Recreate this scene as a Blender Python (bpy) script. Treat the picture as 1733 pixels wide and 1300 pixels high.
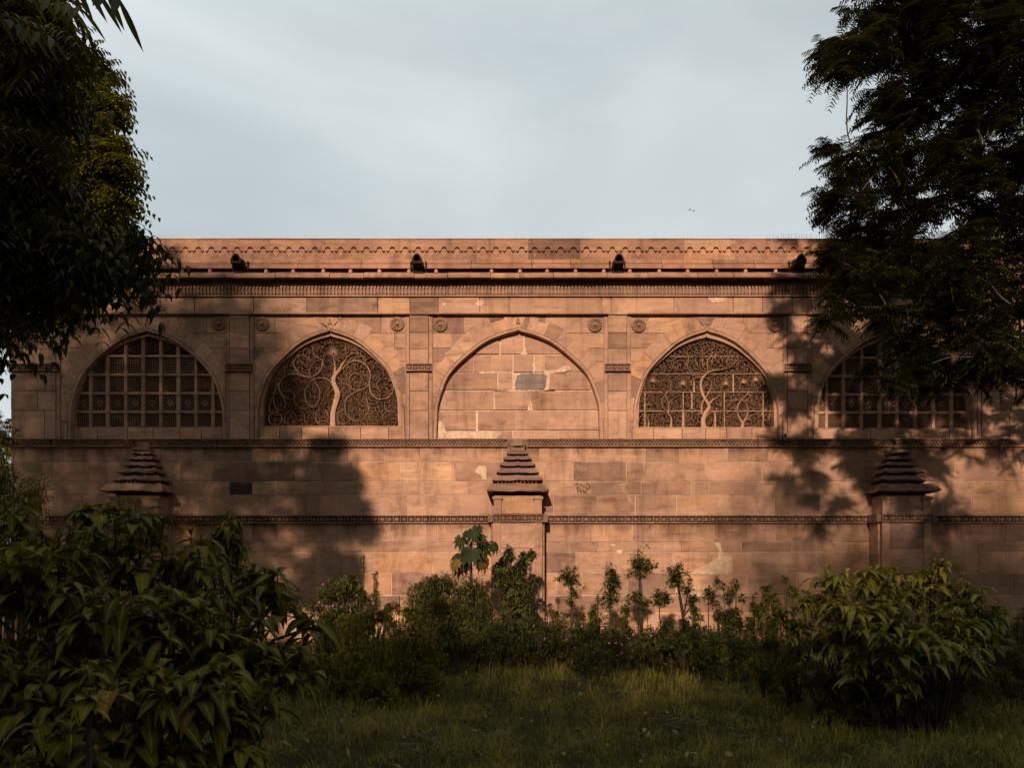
import bpy, math, random
import numpy as np
from mathutils import Vector, Matrix
for o in list(bpy.data.objects): bpy.data.objects.remove(o)
C = bpy.context.scene
COL = C.collection
PI = math.pi
rnd = random.Random(7)
rng = np.random.default_rng(7)

# ------------------------------------------------------------------ camera
DIST = 16.0; F = 1333.0; S = DIST / F; HZ = 950.0; EYE = 1.6
cam_d = bpy.data.cameras.new('camera'); cam = bpy.data.objects.new('camera', cam_d); COL.objects.link(cam)
cam.location = (0, -DIST, EYE); cam.rotation_euler = (PI / 2, 0, 0)
cam_d.sensor_width = 36; cam_d.lens = 36 * F / 1733; cam_d.shift_y = (HZ - 650) / 1733
cam_d.clip_end = 2000; cam_d.clip_start = 0.05
C.camera = cam
# ------------------------------------------------------------------ world
SUN = Vector((0.15, 1.0, -0.42)).normalized()
w = bpy.data.worlds.new('World'); C.world = w; w.use_nodes = True
nt = w.node_tree; N = nt.nodes; Lk = nt.links; N.clear()
out = N.new('ShaderNodeOutputWorld'); bg = N.new('ShaderNodeBackground'); bg.inputs[1].default_value = 0.1
sky = N.new('ShaderNodeTexSky'); sky.sky_type = 'NISHITA'; sky.sun_disc = False
sky.sun_elevation = math.radians(23); sky.sun_rotation = math.radians(188.5); sky.dust_density = 2.0
tc = N.new('ShaderNodeTexCoord'); mp = N.new('ShaderNodeMapping'); mp.inputs['Scale'].default_value = (1.0, 1.0, 2.2)
mp.inputs['Location'].default_value = (0.35, 0.2, 0.75)
n1 = N.new('ShaderNodeTexNoise'); n1.inputs['Scale'].default_value = 1.5; n1.inputs['Detail'].default_value = 6; n1.inputs['Roughness'].default_value = 0.48
n1.inputs['Distortion'].default_value = 0.5
n2 = N.new('ShaderNodeTexNoise'); n2.inputs['Scale'].default_value = 2.1; n2.inputs['Detail'].default_value = 4; n2.inputs['Roughness'].default_value = 0.45
cr = N.new('ShaderNodeValToRGB'); cr.color_ramp.elements[0].position = 0.36; cr.color_ramp.elements[0].color = (4.6, 5.12, 5.3, 1)
cr.color_ramp.elements[1].position = 0.64; cr.color_ramp.elements[1].color = (6.3, 6.9, 7.05, 1)
cr2 = N.new('ShaderNodeValToRGB'); cr2.color_ramp.elements[0].position = 0.30; cr2.color_ramp.elements[0].color = (0.80, 0.80, 0.80, 1)
cr2.color_ramp.elements[1].position = 0.5; cr2.color_ramp.elements[1].color = (0.97, 0.97, 0.97, 1)
# ramp colours clamp for factors but not for colour values, so scale a unit ramp instead
for e in cr.color_ramp.elements: e.color = tuple(c / 10 for c in e.color[:3]) + (1,)
vs = N.new('ShaderNodeVectorMath'); vs.operation = 'SCALE'; vs.inputs['Scale'].default_value = 10.0
mx = N.new('ShaderNodeMix'); mx.data_type = 'RGBA'
Lk.new(tc.outputs['Generated'], mp.inputs[0]); Lk.new(mp.outputs[0], n1.inputs[0]); Lk.new(mp.outputs[0], n2.inputs[0])
Lk.new(n1.outputs[0], cr.inputs[0]); Lk.new(n2.outputs[0], cr2.inputs[0]); Lk.new(cr.outputs[0], vs.inputs[0])
Lk.new(cr2.outputs[0], mx.inputs[0]); Lk.new(sky.outputs[0], mx.inputs[6]); Lk.new(vs.outputs[0], mx.inputs[7])
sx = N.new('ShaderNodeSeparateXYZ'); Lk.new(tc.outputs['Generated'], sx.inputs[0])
mr = N.new('ShaderNodeMapRange'); mr.inputs['From Min'].default_value = -.3; mr.inputs['From Max'].default_value = .45; mr.inputs['To Min'].default_value = .60; mr.inputs['To Max'].default_value = 1.0  # sky dimmed behind the viewer to lower the fill light
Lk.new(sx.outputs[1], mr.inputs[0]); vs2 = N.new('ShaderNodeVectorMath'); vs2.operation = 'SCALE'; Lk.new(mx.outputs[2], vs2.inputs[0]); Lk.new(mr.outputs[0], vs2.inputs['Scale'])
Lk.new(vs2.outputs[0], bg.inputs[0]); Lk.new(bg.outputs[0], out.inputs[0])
# ------------------------------------------------------------------ sun
sd = bpy.data.lights.new('sun', 'SUN'); sd.energy = 4.9; sd.angle = math.radians(1.3); sd.color = (1.0, 0.81, 0.65)
so = bpy.data.objects.new('sun', sd); COL.objects.link(so); so.location = (-5, -40, 25)
so.rotation_euler = SUN.to_track_quat('-Z', 'Y').to_euler()
C.view_settings.view_transform = 'Standard'; C.view_settings.look = 'None'
C.view_settings.exposure = 0.24; C.view_settings.gamma = 1.0
C.render.engine = 'CYCLES'
C.cycles.max_bounces = 6; C.cycles.transparent_max_bounces = 4

# ------------------------------------------------------------------ placement: a photo pixel on a wall plane standing d metres proud
def wx(px, d=0): return (px - 866.5) * (DIST - d) / F
def wz(py, d=0): return EYE + (HZ - py) * (DIST - d) / F
def P3(px, py, dist): return Vector(((px - 866.5) / F * dist, dist - DIST, EYE + (HZ - py) / F * dist))

# ------------------------------------------------------------------ object helpers
def tag(o, label, cat, group=None, kind=None):
    if label: o['label'] = label
    if cat: o['category'] = cat
    if group: o['group'] = group
    if kind: o['kind'] = kind
    return o
def thing(name, label, cat, loc=(0, 0, 0), group=None):
    o = bpy.data.objects.new(name, None); COL.objects.link(o); o.location = loc; o.empty_display_size = .2
    return tag(o, label, cat, group)

class MB:
    def __init__(s): s.v = []; s.f = []; s.c = []
    def add(s, vs, fs, col=(.5, .5, 0)):
        b = len(s.v); s.v += [tuple(p) for p in vs]; s.c += [tuple(col)] * len(vs)
        s.f += [tuple(b + i for i in f) for f in fs]
    def box(s, x0, x1, y0, y1, z0, z1, col=(.5, .5, 0), ch=0.0):
        # y0 is the front face (towards the camera); ch = chamfer round the front face
        if ch:
            vs = [(x0 + ch, y0, z0 + ch), (x1 - ch, y0, z0 + ch), (x1 - ch, y0, z1 - ch), (x0 + ch, y0, z1 - ch),
                  (x0, y0 + ch, z0), (x1, y0 + ch, z0), (x1, y0 + ch, z1), (x0, y0 + ch, z1),
                  (x0, y1, z0), (x1, y1, z0), (x1, y1, z1), (x0, y1, z1)]
            fs = [(0, 1, 2, 3)] + [(a, a + 4, (a + 1) % 4 + 4, (a + 1) % 4) for a in range(4)] + \
                 [(a + 4, a + 8, (a + 1) % 4 + 8, (a + 1) % 4 + 4) for a in range(4)] + [(11, 10, 9, 8)]
            s.add(vs, fs, col); return
        vs = [(x, y, z) for y in (y0, y1) for (x, z) in ((x0, z0), (x1, z0), (x1, z1), (x0, z1))]
        s.add(vs, [(0, 1, 2, 3), (7, 6, 5, 4), (0, 4, 5, 1), (1, 5, 6, 2), (2, 6, 7, 3), (3, 7, 4, 0)], col)
    def prism(s, poly, y0, y1, col=(.5, .5, 0)):
        n = len(poly)
        vs = [(x, y0, z) for x, z in poly] + [(x, y1, z) for x, z in poly]
        fs = [tuple(range(n)), tuple(range(2 * n - 1, n - 1, -1))] + [(i, i + n, (i + 1) % n + n, (i + 1) % n) for i in range(n)]
        s.add(vs, fs, col)
    def bar(s, a, b, w, y0, y1, col=(.5, .5, 0), w2=None):
        w2 = w if w2 is None else w2
        dx, dz = b[0] - a[0], b[1] - a[1]; l = math.hypot(dx, dz) or 1e-6
        nx, nz = -dz / l / 2, dx / l / 2
        s.prism([(a[0] - nx * w, a[1] - nz * w), (b[0] - nx * w2, b[1] - nz * w2), (b[0] + nx * w2, b[1] + nz * w2), (a[0] + nx * w, a[1] + nz * w)], y0, y1, col)
    def ribbon(s, pts, ws, y0, y1, col=(.5, .5, 0), crown=0.0):
        # thick carved vine: a chain of cross sections with a raised crown
        n = len(pts); vs = []; fs = []
        for i, p in enumerate(pts):
            a = pts[max(i - 1, 0)]; b = pts[min(i + 1, n - 1)]
            dx, dz = b[0] - a[0], b[1] - a[1]; l = math.hypot(dx, dz) or 1e-6
            nx, nz = -dz / l / 2 * ws[i], dx / l / 2 * ws[i]
            vs += [(p[0] - nx, y1, p[1] - nz), (p[0] - nx, y0, p[1] - nz), (p[0], y0 - crown, p[1]), (p[0] + nx, y0, p[1] + nz), (p[0] + nx, y1, p[1] + nz)]
        for i in range(n - 1):
            for k in range(4): fs.append((i * 5 + k, i * 5 + k + 1, i * 5 + k + 6, i * 5 + k + 5))
        s.add(vs, fs, col)
    def tube(s, pts, rad, n=6, col=(.5, .5, 0), cap=True):
        pts = [Vector(p) for p in pts]; vs = []; fs = []; m = len(pts)
        for i, p in enumerate(pts):
            t = (pts[min(i + 1, m - 1)] - pts[max(i - 1, 0)])
            t = t.normalized() if t.length > 1e-9 else Vector((0, 0, 1))
            a = t.cross(Vector((0.3, 0.2, 1)) if abs(t.z) < .9 else Vector((1, .1, 0))).normalized(); b = t.cross(a)
            r = rad[i] if hasattr(rad, '__len__') else rad
            for k in range(n):
                g = 2 * PI * k / n; vs.append(p + (a * math.cos(g) + b * math.sin(g)) * r)
        for i in range(m - 1):
            for k in range(n): fs.append((i * n + k, i * n + (k + 1) % n, (i + 1) * n + (k + 1) % n, (i + 1) * n + k))
        if cap: fs.append(tuple(range(n))[::-1]); fs.append(tuple((m - 1) * n + k for k in range(n)))
        s.add(vs, fs, col)
    def lathe_y(s, prof, n=24, col=(.5, .5, 0), wob=None):
        # profile (radius, y) turned about the y axis
        vs = []; fs = []
        for i, (r, y) in enumerate(prof):
            for k in range(n):
                g = 2 * PI * k / n; rr = r * (1 + (wob[0] * abs(math.cos(g * wob[1] / 2)) if wob and wob[2] <= i <= wob[3] else 0))
                vs.append((rr * math.cos(g), y, rr * math.sin(g)))
        for i in range(len(prof) - 1):
            for k in range(n): fs.append((i * n + k, (i + 1) * n + k, (i + 1) * n + (k + 1) % n, i * n + (k + 1) % n))
        s.add(vs, fs, col)
    def lathe_z(s, prof, n=16, col=(.5, .5, 0), c=(0, 0, 0)):
        vs = []; fs = []
        for r, z in prof:
            for k in range(n): g = 2 * PI * k / n; vs.append((c[0] + r * math.cos(g), c[1] + r * math.sin(g), c[2] + z))
        for i in range(len(prof) - 1):
            for k in range(n): fs.append((i * n + k, i * n + (k + 1) % n, (i + 1) * n + (k + 1) % n, (i + 1) * n + k))
        s.add(vs, fs, col)
    def stain(s, i0, zt, zb, amt=1.0):
        for i in range(i0, len(s.v)):
            c = s.c[i]; s.c[i] = (c[0], c[1], max(c[2], amt * min(1, max(0, (s.v[i][2] - zb) / (zt - zb)))))
    def build(s, name, mat, parent=None, label=None, smooth=False):
        me = bpy.data.meshes.new(name); me.from_pydata(s.v, [], s.f); me.update()
        at = me.attributes.new('col', 'FLOAT_COLOR', 'POINT')
        at.data.foreach_set('color', np.array([(c[0], c[1], c[2], 1) for c in s.c], dtype=np.float32).ravel())
        me.materials.append(mat)
        if smooth: me.polygons.foreach_set('use_smooth', [True] * len(me.polygons))
        o = bpy.data.objects.new(name, me); COL.objects.link(o)
        if parent: o.parent = parent
        if label: o['label'] = label
        return o
def np_mesh(name, V, Q, cols, mat, parent=None, smooth=True):
    """V (n,3), Q (m,4) quads, cols (n,3)"""
    me = bpy.data.meshes.new(name); V = np.asarray(V, np.float32); Q = np.asarray(Q, np.int32)
    me.vertices.add(len(V)); me.vertices.foreach_set('co', V.ravel())
    me.loops.add(Q.size); me.loops.foreach_set('vertex_index', Q.ravel())
    me.polygons.add(len(Q)); me.polygons.foreach_set('loop_start', np.arange(0, Q.size, 4, dtype=np.int32))
    me.update(calc_edges=True)
    if smooth: me.polygons.foreach_set('use_smooth', np.ones(len(Q), bool))
    at = me.attributes.new('col', 'FLOAT_COLOR', 'POINT')
    at.data.foreach_set('color', np.concatenate([cols, np.ones((len(cols), 1))], 1).astype(np.float32).ravel())
    me.materials.append(mat)
    o = bpy.data.objects.new(name, me); COL.objects.link(o)
    if parent: o.parent = parent
    return o

# ------------------------------------------------------------------ materials
def mat_base(name):
    m = bpy.data.materials.new(name); m.use_nodes = True; t = m.node_tree; t.nodes.clear()
    o = t.nodes.new('ShaderNodeOutputMaterial'); return m, t, t.nodes, t.links, o
def ramp(n, stops):
    r = n.new('ShaderNodeValToRGB'); e = r.color_ramp.elements
    while len(e) < len(stops): e.new(0.5)
    for i, (p, c) in enumerate(stops): e[i].position = p; e[i].color = (c[0], c[1], c[2], 1) if len(c) == 3 else c
    return r
def mixc(n, l, mode, fac, a, b):
    m = n.new('ShaderNodeMix'); m.data_type = 'RGBA'; m.blend_type = mode
    for k, v in ((0, fac), (6, a), (7, b)):
        if isinstance(v, (int, float)): m.inputs[k].default_value = v
        elif isinstance(v, tuple): m.inputs[k].default_value = (*v, 1)
        else: l.new(v, m.inputs[k])
    return m.outputs[2]
def noise(n, l, vec, scale, det=4, rough=.55, dist=0.0):
    x = n.new('ShaderNodeTexNoise'); x.inputs['Scale'].default_value = scale; x.inputs['Detail'].default_value = det
    x.inputs['Roughness'].default_value = rough; x.inputs['Distortion'].default_value = dist; l.new(vec, x.inputs[0]); return x.outputs[0]
def stone(name, stops, dark=0.5, orange=0.5, grime=1.0):
    m, t, n, l, o = mat_base(name)
    b = n.new('ShaderNodeBsdfPrincipled'); b.inputs['Roughness'].default_value = 0.9; b.inputs['Specular IOR Level'].default_value = 0.12
    geo = n.new('ShaderNodeNewGeometry'); at = n.new('ShaderNodeAttribute'); at.attribute_name = 'col'
    sp = n.new('ShaderNodeSeparateColor'); l.new(at.outputs[0], sp.inputs[0])
    # every block reads its own patch of the stone
    cmb = n.new('ShaderNodeCombineXYZ'); sc = n.new('ShaderNodeMath'); sc.operation = 'MULTIPLY'; sc.inputs[1].default_value = 47.0
    l.new(sp.outputs[1], sc.inputs[0]); l.new(sc.outputs[0], cmb.inputs[0]); l.new(sc.outputs[0], cmb.inputs[1])
    ad = n.new('ShaderNodeVectorMath'); ad.operation = 'ADD'; l.new(geo.outputs['Position'], ad.inputs[0]); l.new(cmb.outputs[0], ad.inputs[1])
    base = ramp(n, stops); l.new(sp.outputs[0], base.inputs[0])
    # bedding grain: slanted stretched noise in each block
    mp = n.new('ShaderNodeMapping'); mp.inputs['Rotation'].default_value = (0, math.radians(38), 0); mp.inputs['Scale'].default_value = (1.0, 1.0, 5.5)
    l.new(ad.outputs[0], mp.inputs[0])
    g = ramp(n, [(.28, (.58, .55, .54)), (.45, (.95, .95, .95)), (.56, (1.04, 1.02, 1)), (.74, (1.28, 1.22, 1.1))]); l.new(noise(n, l, mp.outputs[0], 1.5, 5, .6, .7), g.inputs[0])
    c = mixc(n, l, 'MULTIPLY', 0.85, base.outputs[0], g.outputs[0])
    # orange iron patches
    r2 = ramp(n, [(.54, (0, 0, 0)), (.70, (orange, orange, orange))]); l.new(noise(n, l, mp.outputs[0], .9, 4, .6, 1.0), r2.inputs[0])
    c = mixc(n, l, 'MIX', r2.outputs[0], c, (.43, .215, .075))
    # large tonal drift across the wall
    r3 = ramp(n, [(.3, (.78, .76, .76)), (.7, (1.12, 1.11, 1.08))]); l.new(noise(n, l, geo.outputs['Position'], .55, 4, .6), r3.inputs[0])
    c = mixc(n, l, 'MULTIPLY', 1.0, c, r3.outputs[0])
    r7 = ramp(n, [(.52, (0, 0, 0)), (.70, (.75, .75, .75))]); l.new(noise(n, l, ad.outputs[0], 2.6, 6, .68, .5), r7.inputs[0])
    c = mixc(n, l, 'MULTIPLY', r7.outputs[0], c, (.58, .52, .50))
    r8 = ramp(n, [(.60, (0, 0, 0)), (.76, (.55, .55, .55))]); l.new(noise(n, l, geo.outputs['Position'], 1.9, 6, .7, .8), r8.inputs[0])
    c = mixc(n, l, 'MIX', r8.outputs[0], c, (.52, .335, .215))
    # grime runs down the wall in uneven streaks
    mp3 = n.new('ShaderNodeMapping'); mp3.inputs['Scale'].default_value = (2.6, 1, .8); l.new(geo.outputs['Position'], mp3.inputs[0])
    mp2 = n.new('ShaderNodeMapping'); mp2.inputs['Scale'].default_value = (2.6, 1, .42); l.new(geo.outputs['Position'], mp2.inputs[0])
    r4 = ramp(n, [(.50, (0, 0, 0)), (.78, (.75 * grime,) * 3)]); l.new(noise(n, l, mp2.outputs[0], 1.25, 6, .66, .3), r4.inputs[0])
    c = mixc(n, l, 'MULTIPLY', r4.outputs[0], c, (.40, .37, .37))
    # run-off staining under the string courses (blue channel = how close to the ledge above)
    ra = n.new('ShaderNodeMath'); ra.operation = 'ADD'; l.new(noise(n, l, mp3.outputs[0], 1.0, 5, .7, .2), ra.inputs[0])
    rb = n.new('ShaderNodeMath'); rb.operation = 'MULTIPLY'; rb.inputs[1].default_value = .42; l.new(sp.outputs[2], rb.inputs[0]); l.new(rb.outputs[0], ra.inputs[1])
    r6 = ramp(n, [(.72, (0, 0, 0)), (.98, (.8, .8, .8))]); l.new(ra.outputs[0], r6.inputs[0])
    c = mixc(n, l, 'MULTIPLY', r6.outputs[0], c, (.34, .29, .28))
    # fine pits and pale scuffs
    r5 = ramp(n, [(.27, (.45, .42, .4)), (.36, (1, 1, 1)), (.68, (1, 1, 1)), (.8, (1.28, 1.25, 1.22))]); l.new(noise(n, l, ad.outputs[0], 15, 5, .7), r5.inputs[0])
    c = mixc(n, l, 'MULTIPLY', .8, c, r5.outputs[0])
    l.new(c, b.inputs['Base Color'])
    bp = n.new('ShaderNodeBump'); bp.inputs['Strength'].default_value = .8; bp.inputs['Distance'].default_value = .025
    l.new(noise(n, l, ad.outputs[0], 9, 8, .68), bp.inputs['Height']); l.new(bp.outputs[0], b.inputs['Normal'])
    l.new(b.outputs[0], o.inputs[0]); return m
SANDSTOPS = [(0.0, (.075, .052, .045)), (.2, (.22, .125, .085)), (.45, (.335, .187, .122)), (.65, (.40, .228, .147)), (.82, (.445, .235, .125)), (1.0, (.56, .40, .29))]
M_wall = stone('sandstone', SANDSTOPS)
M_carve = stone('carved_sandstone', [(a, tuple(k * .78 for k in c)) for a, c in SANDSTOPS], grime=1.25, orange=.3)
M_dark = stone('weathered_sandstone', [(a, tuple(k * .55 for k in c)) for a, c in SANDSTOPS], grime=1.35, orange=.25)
def simple(name, col, rough=.8, var=.25, scale=8, spec=.2):
    m, t, n, l, o = mat_base(name); b = n.new('ShaderNodeBsdfPrincipled'); b.inputs['Roughness'].default_value = rough
    b.inputs['Specular IOR Level'].default_value = spec
    g = n.new('ShaderNodeNewGeometry'); r = ramp(n, [(.3, tuple(c * (1 - var) for c in col)), (.7, tuple(c * (1 + var) for c in col))])
    l.new(noise(n, l, g.outputs['Position'], scale, 5, .6), r.inputs[0]); l.new(r.outputs[0], b.inputs['Base Color'])
    bp = n.new('ShaderNodeBump'); bp.inputs['Strength'].default_value = .4; bp.inputs['Distance'].default_value = .01
    l.new(noise(n, l, g.outputs['Position'], scale * 4, 4), bp.inputs['Height']); l.new(bp.outputs[0], b.inputs['Normal'])
    l.new(b.outputs[0], o.inputs[0]); return m
M_mortar = simple('mortar', (.42, .29, .205), .95, .7, 2.2, .05)
M_plaster = simple('lime_plaster', (.47, .305, .20), .95, .25, 12, .05)
M_spike = simple('spike_metal', (.35, .34, .33), .5, .2)
M_bark = simple('bark', (.045, .032, .024), .9, .35, 14, .1)
M_pale_bark = simple('pale_bark', (.10, .075, .06), .9, .3, 14, .1)
M_spout = stone('spout_stone', [(a, tuple(k * .09 for k in c)) for a, c in SANDSTOPS], grime=1.2, orange=.03)
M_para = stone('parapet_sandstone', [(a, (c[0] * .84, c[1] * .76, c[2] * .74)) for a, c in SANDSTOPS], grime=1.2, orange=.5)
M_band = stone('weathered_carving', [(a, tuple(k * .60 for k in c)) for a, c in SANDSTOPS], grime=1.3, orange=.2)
def leafmat(name, c0, c1, old=(.22, .10, .025), rough=.6, trans=.3, spec=.10):
    m, t, n, l, o = mat_base(name); b = n.new('ShaderNodeBsdfPrincipled'); b.inputs['Roughness'].default_value = rough
    b.inputs['Specular IOR Level'].default_value = spec
    at = n.new('ShaderNodeAttribute'); at.attribute_name = 'col'; sp = n.new('ShaderNodeSeparateColor'); l.new(at.outputs[0], sp.inputs[0])
    r = ramp(n, [(0, c0), (1, c1)]); l.new(sp.outputs[0], r.inputs[0])
    c = mixc(n, l, 'MIX', sp.outputs[1], r.outputs[0], old)
    g = n.new('ShaderNodeNewGeometry'); rr = ramp(n, [(.3, (.75, .78, .8)), (.7, (1.2, 1.15, 1.0))]); l.new(noise(n, l, g.outputs['Position'], 6, 3), rr.inputs[0])
    c = mixc(n, l, 'MULTIPLY', .8, c, rr.outputs[0])
    rv = ramp(n, [(.80, (0, 0, 0)), (.97, (.55, .55, .55))]); l.new(sp.outputs[2], rv.inputs[0]); c = mixc(n, l, 'MIX', rv.outputs[0], c, tuple(min(1, k * 1.9 + .01) for k in c1))
    l.new(c, b.inputs['Base Color']); tr = n.new('ShaderNodeBsdfTranslucent'); c2 = mixc(n, l, 'MULTIPLY', 1.0, c, (1.25, 1.15, .5)); l.new(c2, tr.inputs[0])
    mx = n.new('ShaderNodeMixShader'); mx.inputs[0].default_value = trans; l.new(b.outputs[0], mx.inputs[1]); l.new(tr.outputs[0], mx.inputs[2])
    l.new(mx.outputs[0], o.inputs[0]); return m
M_big = leafmat('broad_leaf', (.044, .040, .005), (.190, .155, .014), trans=.25, rough=.6, spec=.09)
M_long = leafmat('long_leaf', (.05, .05, .006), (.24, .205, .02), old=(.32, .14, .03), trans=.3, rough=.5, spec=.2)
M_small = leafmat('small_leaf', (.026, .029, .008), (.115, .108, .022), trans=.2)
M_papaya = leafmat('papaya_leaf', (.010, .016, .005), (.034, .042, .010), old=(.16, .075, .02), trans=.12)
M_neem = leafmat('neem_leaf', (.016, .018, .004), (.075, .068, .012), trans=.3)
M_neem2 = leafmat('fresh_leaf', (.034, .033, .004), (.16, .14, .012), trans=.35)
M_feather = leafmat('feathery_leaf', (.012, .015, .004), (.075, .068, .012), trans=.2)
M_grass = leafmat('grass_blade', (.06, .05, .007), (.32, .25, .045), old=(.19, .14, .075), trans=.2, rough=.7, spec=.1)
def petal(name, col):
    m, t, n, l, o = mat_base(name); b = n.new('ShaderNodeBsdfPrincipled'); b.inputs['Base Color'].default_value = (*col, 1); b.inputs['Roughness'].default_value = .7
    g = n.new('ShaderNodeNewGeometry'); r = ramp(n, [(.3, tuple(c * .8 for c in col)), (.7, tuple(min(1, c * 1.2) for c in col))]); l.new(noise(n, l, g.outputs['Position'], 60, 2), r.inputs[0])
    l.new(r.outputs[0], b.inputs['Base Color']); l.new(b.outputs[0], o.inputs[0]); return m
M_pink = petal('pink_petal', (.36, .09, .29)); M_red = petal('red_petal', (.40, .015, .01)); M_orange = petal('orange_petal', (.55, .20, .03))

# ================================================================== GROUND
def ground():
    xs = np.concatenate([np.array([-900, -300, -120, -60]), np.linspace(-30, 30, 121), np.array([60, 120, 300, 900])])
    ys = np.concatenate([np.array([-900, -300, -120, -60]), np.linspace(-30, 30, 121), np.array([60, 120, 300, 900])])
    V = []; 
    for y in ys:
        for x in xs:
            z = 0
            if abs(x) < 29 and abs(y) < 29: z = .035 * math.sin(x * 1.3 + y) + .03 * math.sin(y * 2.1 - x * .7) + .012 * math.sin(5 * x) * math.cos(4 * y) - .03
            V.append((x, y, z - .02))
    n = len(xs); Q = [(j * n + i, j * n + i + 1, (j + 1) * n + i + 1, (j + 1) * n + i) for j in range(len(ys) - 1) for i in range(n - 1)]
    m, t, nn, l, o = mat_base('soil_and_turf'); b = nn.new('ShaderNodeBsdfPrincipled'); b.inputs['Roughness'].default_value = 1; b.inputs['Specular IOR Level'].default_value = .05
    g = nn.new('ShaderNodeNewGeometry'); r = ramp(nn, [(.3, (.018, .016, .009)), (.5, (.032, .032, .012)), (.72, (.05, .045, .022))]); l.new(noise(nn, l, g.outputs['Position'], 3.5, 8, .7), r.inputs[0])
    l.new(r.outputs[0], b.inputs['Base Color']); bp = nn.new('ShaderNodeBump'); bp.inputs['Distance'].default_value = .05
    l.new(noise(nn, l, g.outputs['Position'], 20, 6), bp.inputs['Height']); l.new(bp.outputs[0], b.inputs['Normal']); l.new(b.outputs[0], o.inputs[0])
    ob = np_mesh('ground', V, Q, np.full((len(V), 3), .5), m); ob['kind'] = 'structure'
ground()

# ================================================================== BUILDING
B = thing('stone_building', 'long brown sandstone mosque wall with five pointed arches and carved stone screens', 'building', (0, 0, 0))
XL, XR = 18, 1738
def tint(lo=.34, hi=.76, odd=.22):
    r = rnd.random()
    if r < odd * .5: t = rnd.uniform(.16, .30)
    elif r < odd: t = rnd.uniform(.78, .88)
    else: t = rnd.uniform(lo, hi)
    return (t, rnd.random(), 0)
# ---- the arch outline, measured once and scaled for every bay (u across, v up)
PROF = [(1, 0), (.993, .16), (.984, .30), (.935, .434), (.864, .566), (.749, .676), (.59, .786), (.44, .874), (.303, .929), (.16, .968), (.05, .990), (.012, 1.0), (0, 1.012)]
def cat(pts, k=6):
    out = []
    for i in range(len(pts) - 1):
        p = [pts[max(i - 1, 0)], pts[i], pts[i + 1], pts[min(i + 2, len(pts) - 1)]]
        for j in range(k):
            t = j / k
            out.append(tuple(.5 * (2 * p[1][a] + (p[2][a] - p[0][a]) * t + (2 * p[0][a] - 5 * p[1][a] + 4 * p[2][a] - p[3][a]) * t * t + (3 * p[1][a] - p[0][a] - 3 * p[2][a] + p[3][a]) * t ** 3) for a in range(len(pts[0]))))
    out.append(tuple(pts[-1])); return out
HALF = cat(PROF, 4)
def arch(cx, hw, zb, h):
    l = [(cx - u * hw, zb + v * h) for u, v in HALF]; r = [(cx + u * hw, zb + v * h) for u, v in HALF[-2::-1]]
    return l + r
_u = np.array([a for a, b in HALF][::-1]); _v = np.array([b for a, b in HALF][::-1])
def arch_z(x, cx, hw, zb, h):
    u = abs(x - cx) / hw
    if u >= 1: return -1e3
    return zb + h * float(np.interp(u, _u, _v))
def arch_x(z, hw, zb, h):
    v = (z - zb) / h
    if v > 1: return 0
    return hw * float(np.interp(v, _v[::-1], _u[::-1]))
# bays: centre px, outer half width px, apex py, window half width, window base py, window apex py
BAYS = [(247.5, 134, 555, 128, 722, 566), (557.5, 128, 555, 115.5, 720, 566), (877, 144, 554, 0, 0, 0), (1197.5, 127, 555, 116, 722, 568), (1516, 139, 555, 129, 724.5, 569)]
BASE = 743.0
def clipblock(mb, x0, x1, z0, z1, y0, y1, arcs, col, ch=0):
    """a block of ashlar cut away where it meets an arch"""
    near = [a for a in arcs if a[0] - a[1] < x1 and a[0] + a[1] > x0]
    if not near: mb.box(x0, x1, y0, y1, z0, z1, col, ch); return
    a = near[0]
    xs = sorted(set([x0, x1] + [x0 + (x1 - x0) * k / 24 for k in range(25)] + [x for x in (a[0] - a[1], a[0] - a[1] * .999, a[0] + a[1], a[0] + a[1] * .999) if x0 < x < x1]))
    run = []
    def flush():
        if len(run) >= 2:
            poly = [(x, max(z0, f)) for x, f in run] + [(run[-1][0], z1), (run[0][0], z1)]
            mb.prism(poly, y0, y1, col)
    for x in xs:
        f = arch_z(x, *a)
        if f < z1 - .004: run.append((x, f))
        else: flush(); run = []
    flush()
def course(mb, px0, px1, py0, py1, y0, y1, arcs=(), wmin=40, wmax=110, gap=.45, joints=None, tf=tint, d=0):
    js = [px0]
    if joints: js += joints
    else:
        while js[-1] < px1 - wmin * 1.3:
            js.append(min(js[-1] + rnd.uniform(wmin, wmax), px1))
        if px1 - js[-1] < wmin * .5 and len(js) > 1: js.pop()
    if js[-1] < px1: js.append(px1)
    for a, b in zip(js, js[1:]):
        o = rnd.uniform(-.004, .004)
        clipblock(mb, wx(a + gap, d), wx(b - gap, d), wz(py1 - gap, d), wz(py0 + gap, d), y0 + o, y1, arcs, tf(), .006)
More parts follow.
